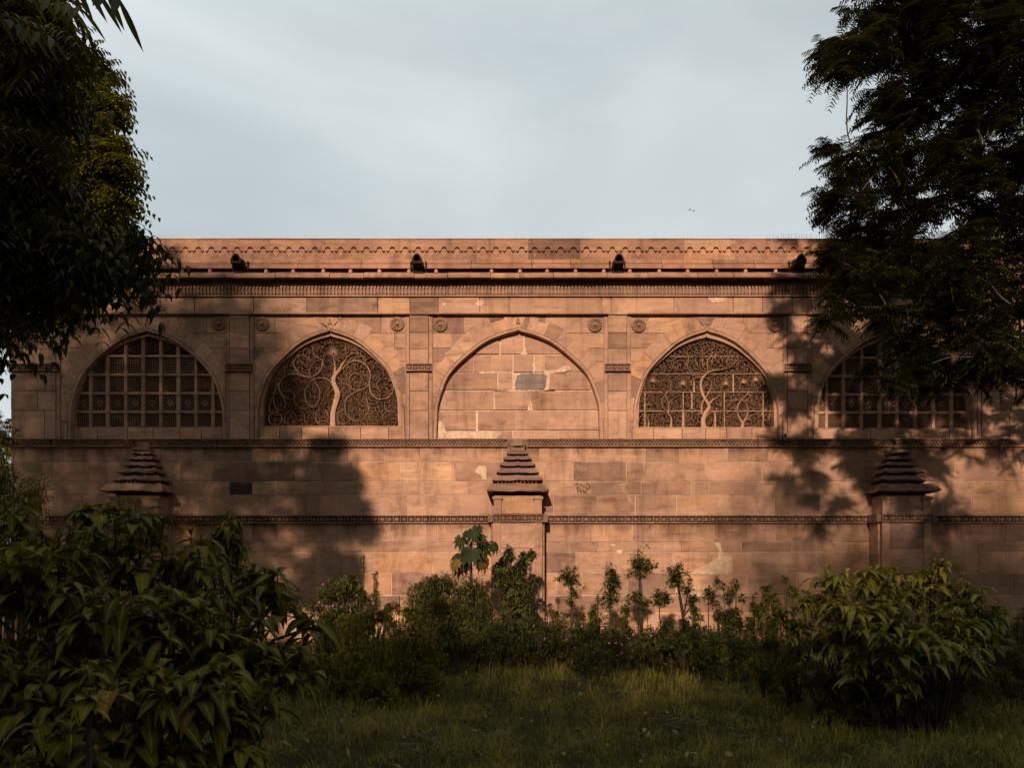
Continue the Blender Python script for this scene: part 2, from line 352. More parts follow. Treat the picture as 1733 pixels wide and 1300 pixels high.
# ---- lower wall
mb = MB()
for i, (a, b) in enumerate([(757, 782), (782, 815), (815, 838), (838, 873), (886, 918), (918, 935), (935, 970), (970, 1008)]):
    js = None
    if i == 0: js = [60, 108, 196, 300, 343, 426, 480, 521, 590, 650, 712, 808, 850, 913, 982, 1040, 1092, 1150, 1232, 1300, 1383, 1461, 1540, 1600, 1690]
    if i == 1: js = [70, 150, 232, 305, 362, 416, 500, 596, 677, 770, 860, 922, 970, 1060, 1090, 1192, 1290, 1340, 1434, 1500, 1617, 1700]
    if i == 2: js = [100, 180, 293, 388, 420, 470, 520, 570, 690, 790, 860, 930, 969, 1000, 1085, 1170, 1200, 1280, 1370, 1420, 1560, 1650]
    if i == 3: js = [60, 140, 332, 448, 540, 574, 688, 830, 937, 1009, 1075, 1145, 1236, 1311, 1386, 1480, 1590, 1645]
    if i == 4: js = [90, 200, 384, 470, 539, 633, 740, 829, 922, 1000, 1070, 1208, 1312, 1400, 1475, 1590, 1700]
    i0 = len(mb.v); course(mb, XL, XR, a, b, 0, .06, joints=js)
    if i in (0, 4): mb.stain(i0, wz(a), wz(b + 8))
    if i in (1, 5): mb.stain(i0, wz(a), wz(b), .45)
lower = mb.build('lower_wall', M_wall, B)
# specials: soot-blackened stone, eroded stone
mb = MB(); mb.box(wx(389), wx(427), -.012, .02, wz(837), wz(816), (.03, .3, 0), .006); mb.build('sooty_block', M_dark, B, 'soot blackened stone block low on the wall')
mb = MB()
mb.box(wx(970), wx(1000), -.012, .02, wz(837), wz(816), (.5, .3, 0), .006)
for k in range(46):
    g = rnd.uniform(0, 2 * PI); x, z = rnd.uniform(973, 997), rnd.uniform(818, 835)
    mb.bar((wx(x), wz(z)), (wx(x + 3 * math.cos(g)), wz(z + 3 * math.sin(g))), .012, -.035, -.010, (.12, rnd.random(), 0), .004)
mb.build('eroded_block', M_wall, B, 'pitted and eroded stone block beside the central buttress')
# ---- upper zone: backing that closes the joints, with the five arches cut out
arcs_outer = [(wx(c), hw * S, wz(BASE), (BASE - ap) * S) for c, hw, ap, *_ in BAYS]
mb = MB()
edges = [XL + .6, 400, 710, 1045, 1350, XR - .6]
for i in range(5): clipblock(mb, wx(edges[i]), wx(edges[i + 1]), wz(BASE), wz(534), .059, .11, [arcs_outer[i]], (.5, .5, 0))
mb.box(wx(XL + .6), wx(XR - .6), .010, .10, wz(1090), wz(BASE + .2), (.5, .5, 0))
mb.box(wx(XL + .6), wx(XR - .6), .010, .10, wz(533.8), wz(436), (.5, .5, 0))
mb.build('mortar_core', M_mortar, B)
# ---- panels with spandrels and voussoirs
PAN = [(94, 388), (422, 693), (725, 1029), (1061, 1333), (1367, 1662)]
ROWS = [533.5, 563, 588, 611, 636, 664, 700, BASE]
for i, (c, hw, ap, *_r) in enumerate(BAYS):
    mb = MB(); A = arcs_outer[i]; Am = (A[0], A[1] + 9 * S, A[2], A[3] + 9 * S)
    for a, b in zip(ROWS, ROWS[1:]): course(mb, PAN[i][0], PAN[i][1], a, b, .035, .062, [Am], 34, 70, gap=.4, tf=lambda: tint(.45, .75, .2))
    # voussoirs: long cut stones round the arch, a little proud of the panel
    pts = arch(*A); n = len(pts)
    j = 4
    while j < n - 5:
        k = min(j + rnd.choice([3, 4, 5, 6]), n - 5); 
        if n - 5 - k < 3: k = n - 5
        if j < n // 2 < k: k = n // 2
        th = rnd.uniform(20, 31) * S
        inner = pts[j:k + 1]
        def off(idx, t):
            a, b = pts[max(idx - 1, 0)], pts[min(idx + 1, n - 1)]
            dx, dz = b[0] - a[0], b[1] - a[1]; l = math.hypot(dx, dz); 
            if idx == n // 2: dx, dz, l = 1, 0, 1
            return (pts[idx][0] - dz / l * t, pts[idx][1] + dx / l * t)
        sh = .35 * S
        o1, o2 = off(j, th), off(k, th)
        zmax = wz(535); xlo, xhi = wx(PAN[i][0] + 2), wx(PAN[i][1] - 2)
        cl = lambda p: (min(max(p[0], xlo), xhi), min(p[1], zmax))
        o1, o2 = cl(o1), cl(o2)
        poly = [(p[0], p[1]) for p in inner] + [o2, o1]
        cxm = sum(p[0] for p in poly) / len(poly); czm = sum(p[1] for p in poly) / len(poly)
        poly = [(cxm + (x - cxm) * .982, czm + (z - czm) * .982) for x, z in poly]
        mb.prism(poly[::-1], .022 + rnd.uniform(-.003, .003), .061, tint(.5, .78, .2)); j = k
    mb.build('arch_panel', M_wall, B)
    # moulding: swept profile round the opening
    prof = [(-1.3, .06), (-1.2, .018), (-.9, .018), (-.7, .058), (.5, .058), (.7, .012), (4.6, .012), (4.8, .040), (5.5, .040), (5.7, .40 if i != 2 else .19)]
    mb = MB(); rings = []
    for o_, y in prof: rings.append([(x, y, z) for x, z in arch(wx(c), (hw - o_) * S, wz(BASE), (BASE - ap - o_) * S)])
    m_ = len(rings[0])
    mb.add([p for r_ in rings for p in r_], [(q * m_ + k, (q + 1) * m_ + k, (q + 1) * m_ + k + 1, q * m_ + k + 1) for q in range(len(prof) - 1) for k in range(m_ - 1)], (.55, .3, 0))
    mb.build('arch_moulding', M_wall, B)
# carved bud above each apex
bud = MB()
for dx, dz, r in ((0, 0, 2.4), (0, 4.2, 1.6), (-2.6, -1.5, 1.5), (2.6, -1.5, 1.5), (0, 7, 1)):
    bud.prism([(dx * S + r * S * math.cos(g * PI / 4), dz * S + r * S * math.sin(g * PI / 4)) for g in range(8)], -.015, .03, (.5, .2, 0))
bud0 = None
for c, hw, ap, *_r in BAYS:
    if bud0 is None: bud0 = bud.build('apex_bud', M_carve, B); o = bud0
    else: o = bud0.copy(); COL.objects.link(o); o.parent = B
    o.location = (wx(c), 0.01, wz(ap - 9))
# ---- pilasters between the panels
PIL = [(18, 94), (388, 422), (693, 725), (1029, 1061), (1333, 1367), (1662, 1738)]
for i, (a, b) in enumerate(PIL):
    mb = MB(); rows = [533.5, 563, 590, 616, 629, 662, 695, BASE]
    for k, (u, v) in enumerate(zip(rows, rows[1:])):
        if k == 3: continue
        course(mb, a, b, u, v, 0, .06, wmin=24, wmax=60, gap=.35, tf=lambda: tint(.36, .7))
    for e, sg in ((a, 1), (b, -1)):     # slim colonnette strips on both edges
        if (i == 0 and sg == 1) or (i == 5 and sg == -1): continue
        x = e - sg * 6.5
        mb.box(wx(min(e - sg * .4, x)), wx(max(e - sg * .4, x)), .012, .034, wz(BASE), wz(534.5), (.5, .4, 0), .004)
        mb.box(wx(x - .8), wx(x + .8), -.004, .034, wz(BASE), wz(536), (.42, .4, 0), .003)
    mb.build('pilaster', M_wall, B)
    # carved collar at mid height
    mb = MB(); x0, x1 = wx(a - 5 if i else a - 1), wx(b + 5 if i < 5 else b + 1); z0, z1 = wz(629), wz(616)
    mb.box(x0, x1, -.02, .03, z0, z1, (.35, .4, 0)); mb.box(x0 - .01, x1 + .01, -.06, -.0205, z0, z0 + .025, (.5, .4, 0)); mb.box(x0, x1, -.055, -.0205, z1 - .02, z1, (.5, .4, 0))
    nn = max(3, round((x1 - x0) / .13)); st = (x1 - x0) / nn; zc = (z0 + z1) / 2
    for k in range(nn):
        xc = x0 + (k + .5) * st
        mb.box(x0 + k * st - .008 + (.008 if k == 0 else 0), x0 + k * st + .008, -.05, -.0205, z0 + .025, z1 - .02, (.4, .4, 0))
        for q in range(4):
            g = q * PI / 4 + PI / 8; r = .034
            mb.bar((xc - r * math.cos(g), zc - r * math.sin(g)), (xc + r * math.cos(g), zc + r * math.sin(g)), .013, -.046 - .001 * q, -.0205, (.45, .4, 0))
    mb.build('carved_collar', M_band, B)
# ---- rosettes
ros = MB(); R = .150
ros.lathe_y([(R, .03), (R, -.005), (R * .93, -.02), (R * .80, -.018)], 32, (.42, .2, 0))
for k in range(14):
    g = 2 * PI * k / 14; cx, cz = .76 * R * math.cos(g), .76 * R * math.sin(g)
    ros.prism([(cx + .021 * math.cos(g + q * PI / 3), cz + .021 * math.sin(g + q * PI / 3)) for q in range(6)], -.045, .0, (.5, .3, 0))
ros.lathe_y([(R * .80, -.0175), (R * .58, -.012), (R * .56, -.04), (R * .46, -.045), (R * .40, -.02), (R * .30, -.02), (R * .27, -.055), (R * .14, -.075), (0.001, -.08)], 28, (.5, .4, 0))
ros0 = None
for px, py in [(119, 547), (370, 547), (443, 547.5), (672, 548), (745, 549), (1007, 549.5), (1081, 550), (1312, 549), (1386.5, 549.5), (1645, 550)]:
    if ros0 is None: ros0 = ros.build('rosette', M_carve, B); o = ros0
    else: o = ros0.copy(); COL.objects.link(o); o.parent = B
    o.location = (wx(px), .02, wz(py)); o.rotation_euler = (0, rnd.uniform(0, 1), 0)
# ---- beam above the panels
mb = MB(); course(mb, XL, XR, 504, 533.2, -.035, .06, joints=[132, 230, 330, 430, 520, 640, 694, 742, 812, 862, 1018, 1034, 1140, 1240, 1290, 1340, 1372, 1460, 1560, 1660], tf=lambda: tint(.5, .75, .18))
for a, b in PAN: mb.box(wx(a + 1), wx(b - 1), -.075, -.036, wz(533), wz(530.5), (.4, .3, 0))
mb.build('lintel_beam', M_wall, B)
# ---- frieze of hanging pendants
mb = MB(); y_f = -.04
mb.box(wx(XL), wx(XR), -.012, .05, wz(503.5), wz(479), (.36, .4, 0))
mb.box(wx(XL), wx(XR), -.075, -.0125, wz(503.8), wz(500.6), (.45, .4, 0)); mb.box(wx(XL), wx(XR), -.048, -.0125, wz(485.2), wz(479), (.5, .6, 0))
n = int((XR - XL) / 5.85)
for k in range(n):
    x = XL + (k + .5) * 5.85; cc = (rnd.uniform(.4, .7) if (k // 7) % 3 else rnd.uniform(.3, .6), (k // 9) * .13 % 1, 0)
    q = [(-2.0, 485.4), (-2.0, 487.6), (-1.0, 489), (-1.1, 494), (-2.4, 496.4), (-.9, 498.4), (0, 500.4), (.9, 498.4), (2.4, 496.4), (1.1, 494), (1.0, 489), (2.0, 487.6), (2.0, 485.4)]
    mb.prism([(wx(x + a), wz(b)) for a, b in q], -.050 + rnd.uniform(-.006, .006), -.0125, cc)
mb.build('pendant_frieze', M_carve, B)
# ---- rolled eave
def sweep(mb, prof, x0, x1, seg, jit=0.0, cols=None):
    """profile of (depth proud, pixel y) swept along the wall in stones"""
    xs = [x0]
    while xs[-1] < x1 - seg * .6: xs.append(min(x1, xs[-1] + rnd.uniform(seg * .7, seg * 1.3)))
    xs[-1] = x1
    for a, b in zip(xs, xs[1:]):
        jz, jy = rnd.uniform(-jit, jit), rnd.uniform(-jit, jit)
        col = (rnd.uniform(.42, .72), rnd.random(), 0); k = len(prof); m = 6
        vs = [];
        for i in range(m + 1):
            x = wx(a + .4 + (b - a - .8) * i / m); w_ = rnd.uniform(-jit, jit) * .5
            vs += [(x, -d + jy + w_, wz(py, d) + jz + w_) for d, py in prof]
        fs = [(i * k + q, i * k + q + 1, (i + 1) * k + q + 1, (i + 1) * k + q) for i in range(m) for q in range(k - 1)]
        fs += [tuple(range(k)), tuple(range(m * k, m * k + k))[::-1]]
        mb.add(vs, fs, col)
mb = MB()
sweep(mb, [(0.0, 463.5), (.10, 461.8), (.18, 461.2), (.25, 462.8), (.285, 466), (.28, 469.5), (.24, 472), (.16, 472.5), (.0, 470)], XL - 2, XR, 70, .008)
mb.build('rolled_eave', M_para, B)
knob = MB(); knob.lathe_z([(.001, -.02), (.035, -.02), (.04, .02), (.028, .05), (.001, .06)], 8, (.7, .4, 0)); k0 = None
for px in [98, 148, 308, 355, 450, 496, 547, 593, 642, 692, 738, 832, 880, 926, 974, 1022, 1066, 1116, 1164, 1213, 1262, 1313, 1398, 1445, 1494, 1540, 1590, 1640]:
    if k0 is None: k0 = knob.build('eave_knob', M_wall, B); o = k0
    else: o = k0.copy(); COL.objects.link(o); o.parent = B
    o.location = (wx(px, .2), -.19, wz(460.6, .19))
# ---- ledge over the eave
mb = MB()
sweep(mb, [(0, 439), (.06, 439), (.075, 440), (.075, 445.2), (.06, 446), (.06, 446.8), (.16, 447), (.16, 453.6), (.14, 454.4), (.0, 454.4)], XL, XR, 85, .003)
mb.box(wx(XL), wx(XR), -.01, .02, wz(463), wz(454), (.0, .2, 0))  # back of the slot coloured black to deepen its shade
mb.build('ledge', M_para, B)
# ---- parapet with a carved row of small merlons
mb = MB(); pitch = 21.9; nn = int((XR - XL) / pitch) + 1
top, bot = 405.5, 439.2; d = .05
mb.box(wx(XL), wx(XR), .03, .25, wz(bot - .5), wz(top + .3), (.0, .4, 0))  # groove backing coloured near black, shade put into the colour
bc = (.5, .5, 0)
for k in range(nn):
    if k % 4 == 0: bc = tint(.42, .66, .1); 
    x0 = XL + k * pitch; x1 = min(x0 + pitch, XR) ; xc = x0 + pitch / 2
    if x1 - x0 < pitch * .9: mb.box(wx(x0, d), wx(x1, d), -d, -.0125, wz(bot, d), wz(top, d), bc); continue
    e = .22 if k % 4 == 0 else 0.0; g = 1.45
    line = [(-11, 425.2), (-8.6, 425.2), (-8.2, 426.4), (-6.6, 426.4), (-4.6, 423.6), (-4.0, 420.4), (-1.9, 419.0), (1.9, 419.0), (4.0, 420.4), (4.6, 423.6), (6.6, 426.4), (8.2, 426.4), (8.6, 425.2), (10.9, 425.2)]
    up = [(wx(xc + a + (e if a < -10 else 0), d), wz(b - (g if abs(a) < 9 else 0.0), d)) for a, b in line]
    lo = [(wx(xc + a + (e if a < -10 else 0), d), wz(b + (g if abs(a) < 9 else .12), d)) for a, b in line]
    mb.prism(up + [(wx(x1 - .03, d), wz(top, d)), (wx(x0 + e, d), wz(top, d))], -d, .0295, bc)
    mb.prism([(wx(x0 + e, d), wz(bot, d)), (wx(x1 - .03, d), wz(bot, d))] + lo[::-1], -d + .004, .0295, (bc[0] - .03, bc[1], 0))
    # diamond under each merlon
    mb.prism([(wx(xc + a, d), wz(b, d)) for a, b in ((-3.6, 430), (0, 435), (3.6, 430), (0, 425.5))], -d - .001, -d + .0035, (bc[0] + .06, bc[1] + .1, 0))
mb.build('parapet', M_para, B)
mb = MB()
x = XL
while x < XR:
    x2 = min(x + rnd.uniform(60, 120), XR); mb.box(wx(x + .3), wx(x2 - .3), -.065, .30, wz(405.3, .05), wz(403.6 + rnd.uniform(-.25, .25), .05), tint(.4, .6), .005); x = x2
mb.build('coping', M_para, B)
# ---- bird spikes in strips along the coping
zs = wz(404.2); a = 118
while a < XR - 30:
    L_ = min(rnd.choice([118, 96, 140]), XR - a); mb = MB()
    mb.box(wx(a), wx(a + L_ - 3), .05, .08, zs - .002, zs + .012)
    q = a + 1
    while q < a + L_ - 4:
        t = rnd.gauss(0, .018)
        if rnd.random() > .12: mb.tube([(wx(q), .06, zs + .01), (wx(q) + t, .055 + rnd.uniform(-.02, .02), zs + rnd.uniform(.10, .135))], .0026, 3, cap=False)
        q += 3.4
    mb.build('bird_spike_strip', M_spike, B); a += L_ + rnd.choice([0, 0, 6, 18])
# ---- water spouts
def spout(px):
    mb = MB(); x = wx(px, .1); z = wz(457.5, .1)
    prof = [(-.125, -.04), (-.13, .05), (-.085, .15), (-.03, .20), (.035, .20), (.085, .14), (.13, .05), (.12, -.04)]
    ring = lambda y, s, dz: [(x + a * s, y, z + b * s + dz) for a, b in prof]
    st = [(.0, 1.1, 0), (-.12, 1.1, 0), (-.125, .95, 0), (-.28, .85, .02), (-.38, .72, .05), (-.40, .80, .04), (-.45, .80, .05)]
    vs = []; 
    for y, s, dz in st: vs += ring(y, s, dz)
    fs = [(i * 8 + k, i * 8 + (k + 1) % 8, (i + 1) * 8 + (k + 1) % 8, (i + 1) * 8 + k) for i in range(len(st) - 1) for k in range(8)]
    vs += ring(-.45, .5, .08) + ring(-.30, .42, .09); b = len(st) * 8
    fs += [(b - 8 + k, b - 8 + (k + 1) % 8, b + (k + 1) % 8, b + k) for k in range(8)] + [(b + k, b + (k + 1) % 8, b + 8 + (k + 1) % 8, b + 8 + k) for k in range(8)] + [tuple(b + 8 + k for k in range(8))]
    mb.add(vs, fs, (.5, .3, 0))
    mb.box(x - .17, x + .17, -.16, -.0, z - .12, z - .022, (.4, .3, 0)); mb.box(x - .10, x + .10, -.24, -.161, z - .13, z - .03, (.35, .3, 0))
    mb.box(x - .165, x - .135, -.20, -.0, z - .021, z + .15, (.6, .3, 0)); mb.box(x + .135, x + .165, -.20, -.0, z - .021, z + .15, (.6, .3, 0))
    mb.build('water_spout', M_spout, B)
for px in (409, 709, 1044, 1346): spout(px)
# ---- string course of diamond lattice under the arches
def lattice(mb, x0, x1, z0, z1, yf, yb):
    mb.box(x0, x1, yf, yb, z0, z0 + .028, (.5, .4, 0)); mb.box(x0, x1, yf, yb, z1 - .022, z1, (.55, .5, 0)); mb.box(x0, x1, yb - .01, yb + .03, z0, z1, (.06, .4, 0))  # last box: dark backing colour stands in for shade in the openings
    zz0, zz1 = z0 + .0285, z1 - .0225; h = zz1 - zz0; p = .070; x = x0
    while x < x1 - .01:
        c = (rnd.uniform(.35, .6), (int(x * 3) % 9) / 9, 0)
        for sg in (1, -1):
            a, b = (x, zz0), (x + h * .75, zz1)
            if b[0] > x1: break
            if sg < 0: a, b = (x, zz1), (x + h * .75, zz0)
            w_ = .0085; mb.prism([(a[0] - w_, a[1]), (a[0] + w_, a[1]), (b[0] + w_, b[1]), (b[0] - w_, b[1])], yf + .012 + .003 * sg, yb - .0105, c)
        x += p
mb = MB()
for a, b in ((XL - 3, 90), (90.5, 228), (249, 372), (372.4, 560), (560.4, 858), (892, 1060), (1060.4, 1225), (1225.4, 1510), (1530, XR)):
    o = rnd.uniform(-.006, .006); lattice(mb, wx(a), wx(b), wz(757) + o * .3, wz(743.2), -.06 + o, .03)
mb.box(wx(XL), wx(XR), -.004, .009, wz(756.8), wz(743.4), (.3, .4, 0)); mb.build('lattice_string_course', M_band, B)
# ---- string course of small square flowers
def flowerband(mb, x0, x1, z0, z1, yf, yb):
    mb.box(x0, x1, yf, yb, z0, z0 + .024, (.5, .4, 0)); mb.box(x0, x1, yf, yb, z1 - .02, z1, (.55, .5, 0)); mb.box(x0, x1, yb - .012, yb + .02, z0, z1, (.08, .4, 0))
    n = max(1, round((x1 - x0) / .142)); st = (x1 - x0) / n; zc = (z0 + z1) / 2; e = 0
    for k in range(n):
        xa = x0 + k * st; xc = xa + st / 2; c = (rnd.uniform(.35, .62), rnd.random(), 0)
        mb.box(xa, xa + .014, yf + .003, yb - .0125, z0 + .0245, z1 - .0205, c)
        for q in range(4):
            g = q * PI / 4 + PI / 8; r = .048
            mb.bar((xc - r * math.cos(g), zc - r * math.sin(g) * .95), (xc + r * math.cos(g), zc + r * math.sin(g) * .95), .014, yf + .008 + .0012 * q, yb - .0125, c)
mb = MB()
cuts = [XL - 1] + [XL + (XR - XL) * k / 14 + rnd.uniform(-30, 30) for k in range(1, 14)] + [XR]
for a, b in zip(cuts, cuts[1:]): flowerband(mb, wx(a), wx(b - .3), wz(886.5), wz(872.6), -.05 + rnd.uniform(-.005, .005), .02)
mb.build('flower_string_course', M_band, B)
# ---- plinth
mb = MB(); course(mb, XL - 2, XR, 1008.5, 1037, -.035, .05, wmin=90, wmax=170); course(mb, XL - 6, XR, 1037.3, 1100, -.16, -.0355, wmin=110, wmax=200, tf=lambda: tint(.5, .8))
mb.box(wx(XL - 6), wx(XR), -.17, -.03, wz(1041, .1), wz(1037.3, .1) + .012, (.8, .4, 0)); mb.build('plinth', M_wall, B)
# ---- masonry filling the middle arch, and its patches of lime
A3 = (wx(877), (144 - 6) * S, wz(BASE), (BASE - 554 - 6) * S)
def inarch(mb, x0, x1, z0, z1, y0, y1, A, col):
    """block cut to stay INSIDE an arch"""
    xs = [x0 + (x1 - x0) * k / 20 for k in range(21)] + [A[0] + sg * arch_x(z0 + (z1 - z0) * q / 6, A[1], A[2], A[3]) * .9995 for sg in (-1, 1) for q in range(7)]; xs = sorted(x for x in xs if x0 <= x <= x1); run = [(x, min(z1, arch_z(x, *A))) for x in xs]; run = [r for r in run if r[1] > z0 + .004]
    if len(run) < 2: return
    zt = run
    # side cut where the arch narrows inside the course
    mb.prism([(run[0][0], z0), (run[-1][0], z0)] + [(x, z) for x, z in zt[::-1]], y0, y1, col)
mb = MB()
IN = [(556, 596, [847, 887]), (597, 627, [800, 832, 869, 904, 922]), (628, 657, [841, 869, 872, 929]), (659, 691.5, [836, 899]), (693, 726, [808, 873, 929]), (727, 743.4, [770, 835, 868, 905, 946])]
for r_, (a, b, js) in enumerate(IN):
    xs = [735] + js + [1019]
    for k, (u, v) in enumerate(zip(xs, xs[1:])):
        if v - u < 4: continue
        grey = (r_ == 2 and u == 872)
        if grey: continue
        t = tint(.42, .66, .12)
        inarch(mb, wx(u + .5), wx(v - .5), wz(b - .5), wz(a + .5), .155 + rnd.uniform(-.014, .006), .26, A3, t)
inarch(mb, wx(734), wx(1020), wz(BASE + .3), wz(555), .176, .30, A3, (1, .4, 0))
mb.build('arch_infill', M_wall, B, 'rough stone masonry closing the middle arch')
def blob(cx, cy, rx, ry, n=22, j=.28, seed=1):
    r = random.Random(seed); return [(wx(cx + rx * math.cos(2 * PI * k / n) * (1 + r.uniform(-j, j))), wz(cy + ry * math.sin(2 * PI * k / n) * (1 + r.uniform(-j, j)))) for k in range(n)]
def rough(p, amp=.010, step=.035, seed=4):
    q = []; rr_ = random.Random(seed)
    for a, b in zip(p, p[1:] + p[:1]):
        n_ = max(1, int(math.hypot(b[0] - a[0], b[1] - a[1]) / step))
        for k in range(n_): q.append((a[0] + (b[0] - a[0]) * k / n_ + rr_.uniform(-amp, amp), a[1] + (b[1] - a[1]) * k / n_ + rr_.uniform(-amp, amp)))
    return q
mb = MB()
mb.prism(rough([(wx(x), wz(y)) for x, y in [(874, 633), (882, 630), (905, 629.5), (921, 630), (927, 634), (924, 642), (925, 648), (920, 656), (900, 657), (880, 657), (873, 655), (871, 648), (875, 641)]])[::-1], .135, .175, (.12, .4, 0)); M_grey = stone('grey_stone', [(0, (.21, .155, .125)), (1, (.34, .26, .21))], orange=.0)
mb.build('grey_block', M_grey, B, 'dark grey rough stone set in pale lime')
def patch(polys, y0, y1):
    for p in polys:
        q = []; rr_ = random.Random(int(abs(p[0][0]) * 1000))
        for a, b in zip(p, p[1:] + p[:1]):
            n_ = max(1, int(math.hypot(b[0] - a[0], b[1] - a[1]) / .03))
            for k in range(n_): q.append((a[0] + (b[0] - a[0]) * k / n_ + rr_.uniform(-.008, .008), a[1] + (b[1] - a[1]) * k / n_ + rr_.uniform(-.008, .008)))
        mb = MB(); mb.prism(q[::-1], y0, y1); mb.build('lime_patch', M_plaster, B)
patch([[(wx(x), wz(y)) for x, y in [(867, 627), (873, 630), (877, 636), (873, 642), (871, 650), (872, 657), (866, 657), (868, 645), (866, 636)]],
       [(wx(x), wz(y)) for x, y in [(921, 622), (929, 626), (945, 622), (958, 616), (966, 618), (968, 623), (955, 627), (938, 628), (931, 632), (930, 657), (922, 657), (925, 648), (922, 642), (926, 634), (921, 630)]],
       [(wx(x), wz(y)) for x, y in [(841.5, 628), (843.5, 628), (843.5, 657), (841, 657)]]], .138, .176)
patch([[(wx(x), wz(y)) for x, y in q] for q in ([(808, 627), (840, 626.3), (869, 627), (869, 629.2), (838, 628.6), (812, 629)], [(903.4, 600), (905.4, 599), (905.8, 614), (907, 626), (903.6, 627), (903.8, 612)], [(885.6, 563), (888.4, 562), (888.6, 580), (891, 592), (894, 597), (880, 597.5), (886, 590)], [(836, 657.6), (868, 657), (900, 657.4), (940, 657.8), (900, 660), (860, 659.6)], [(835, 664), (837, 662), (837.4, 690), (835.2, 692)], [(898, 676), (900, 670), (901, 690), (906, 694), (892, 693.5)])], .145, .176)
patch([[(wx(x), wz(y)) for x, y in [(739.5, 741), (740.5, 712), (744, 709), (754, 726), (752, 733), (746, 742)]]], .135, .176)
patch([[(wx(x), wz(y)) for x, y in [(752, 729), (775, 727.5), (800, 729), (822, 727), (850, 730), (846, 735), (838, 741), (790, 740), (755, 742)]]], .138, .176)
patch([[(wx(x), wz(y)) for x, y in [(1208, 921), (1214, 918), (1219, 921), (1220, 930), (1224, 941), (1238, 942), (1240, 970), (1226, 974), (1205, 973), (1170, 972), (1176, 966), (1198, 955), (1216, 943), (1217, 932)]],
       blob(1049, 934, 5, 4, 14, .4, 3), blob(1037, 923, 4, 2.3, 12, .4, 5)], -.0085, .0)
patch([blob(1213, 508, 17, 5, 26, .35, 8), blob(812, 514, 7, 6, 20, .3, 9), blob(752, 516, 3, 2, 10, .5, 10), blob(775, 520, 4, 1.5, 10, .5, 12)], -.043, -.034)
patch([[(wx(x), wz(y)) for x, y in [(811, 789), (823, 789), (823, 812), (817, 812), (813, 803), (803, 800), (806, 793)]]], -.0085, .0)
patch([blob(1333, 737, 6, 3, 14, .4, 15)], .012, .034)
# ---- sills under the screens
for i in (0, 1, 3, 4):
    c, hw, ap, wh, wb, wa = BAYS[i]; mb = MB()
    course(mb, c - hw + 6, c + hw - 6, wb + 1, BASE - .3, .10, .39, wmin=30, wmax=60, tf=lambda: tint(.5, .8))
    mb.build('sill', M_wall, B)

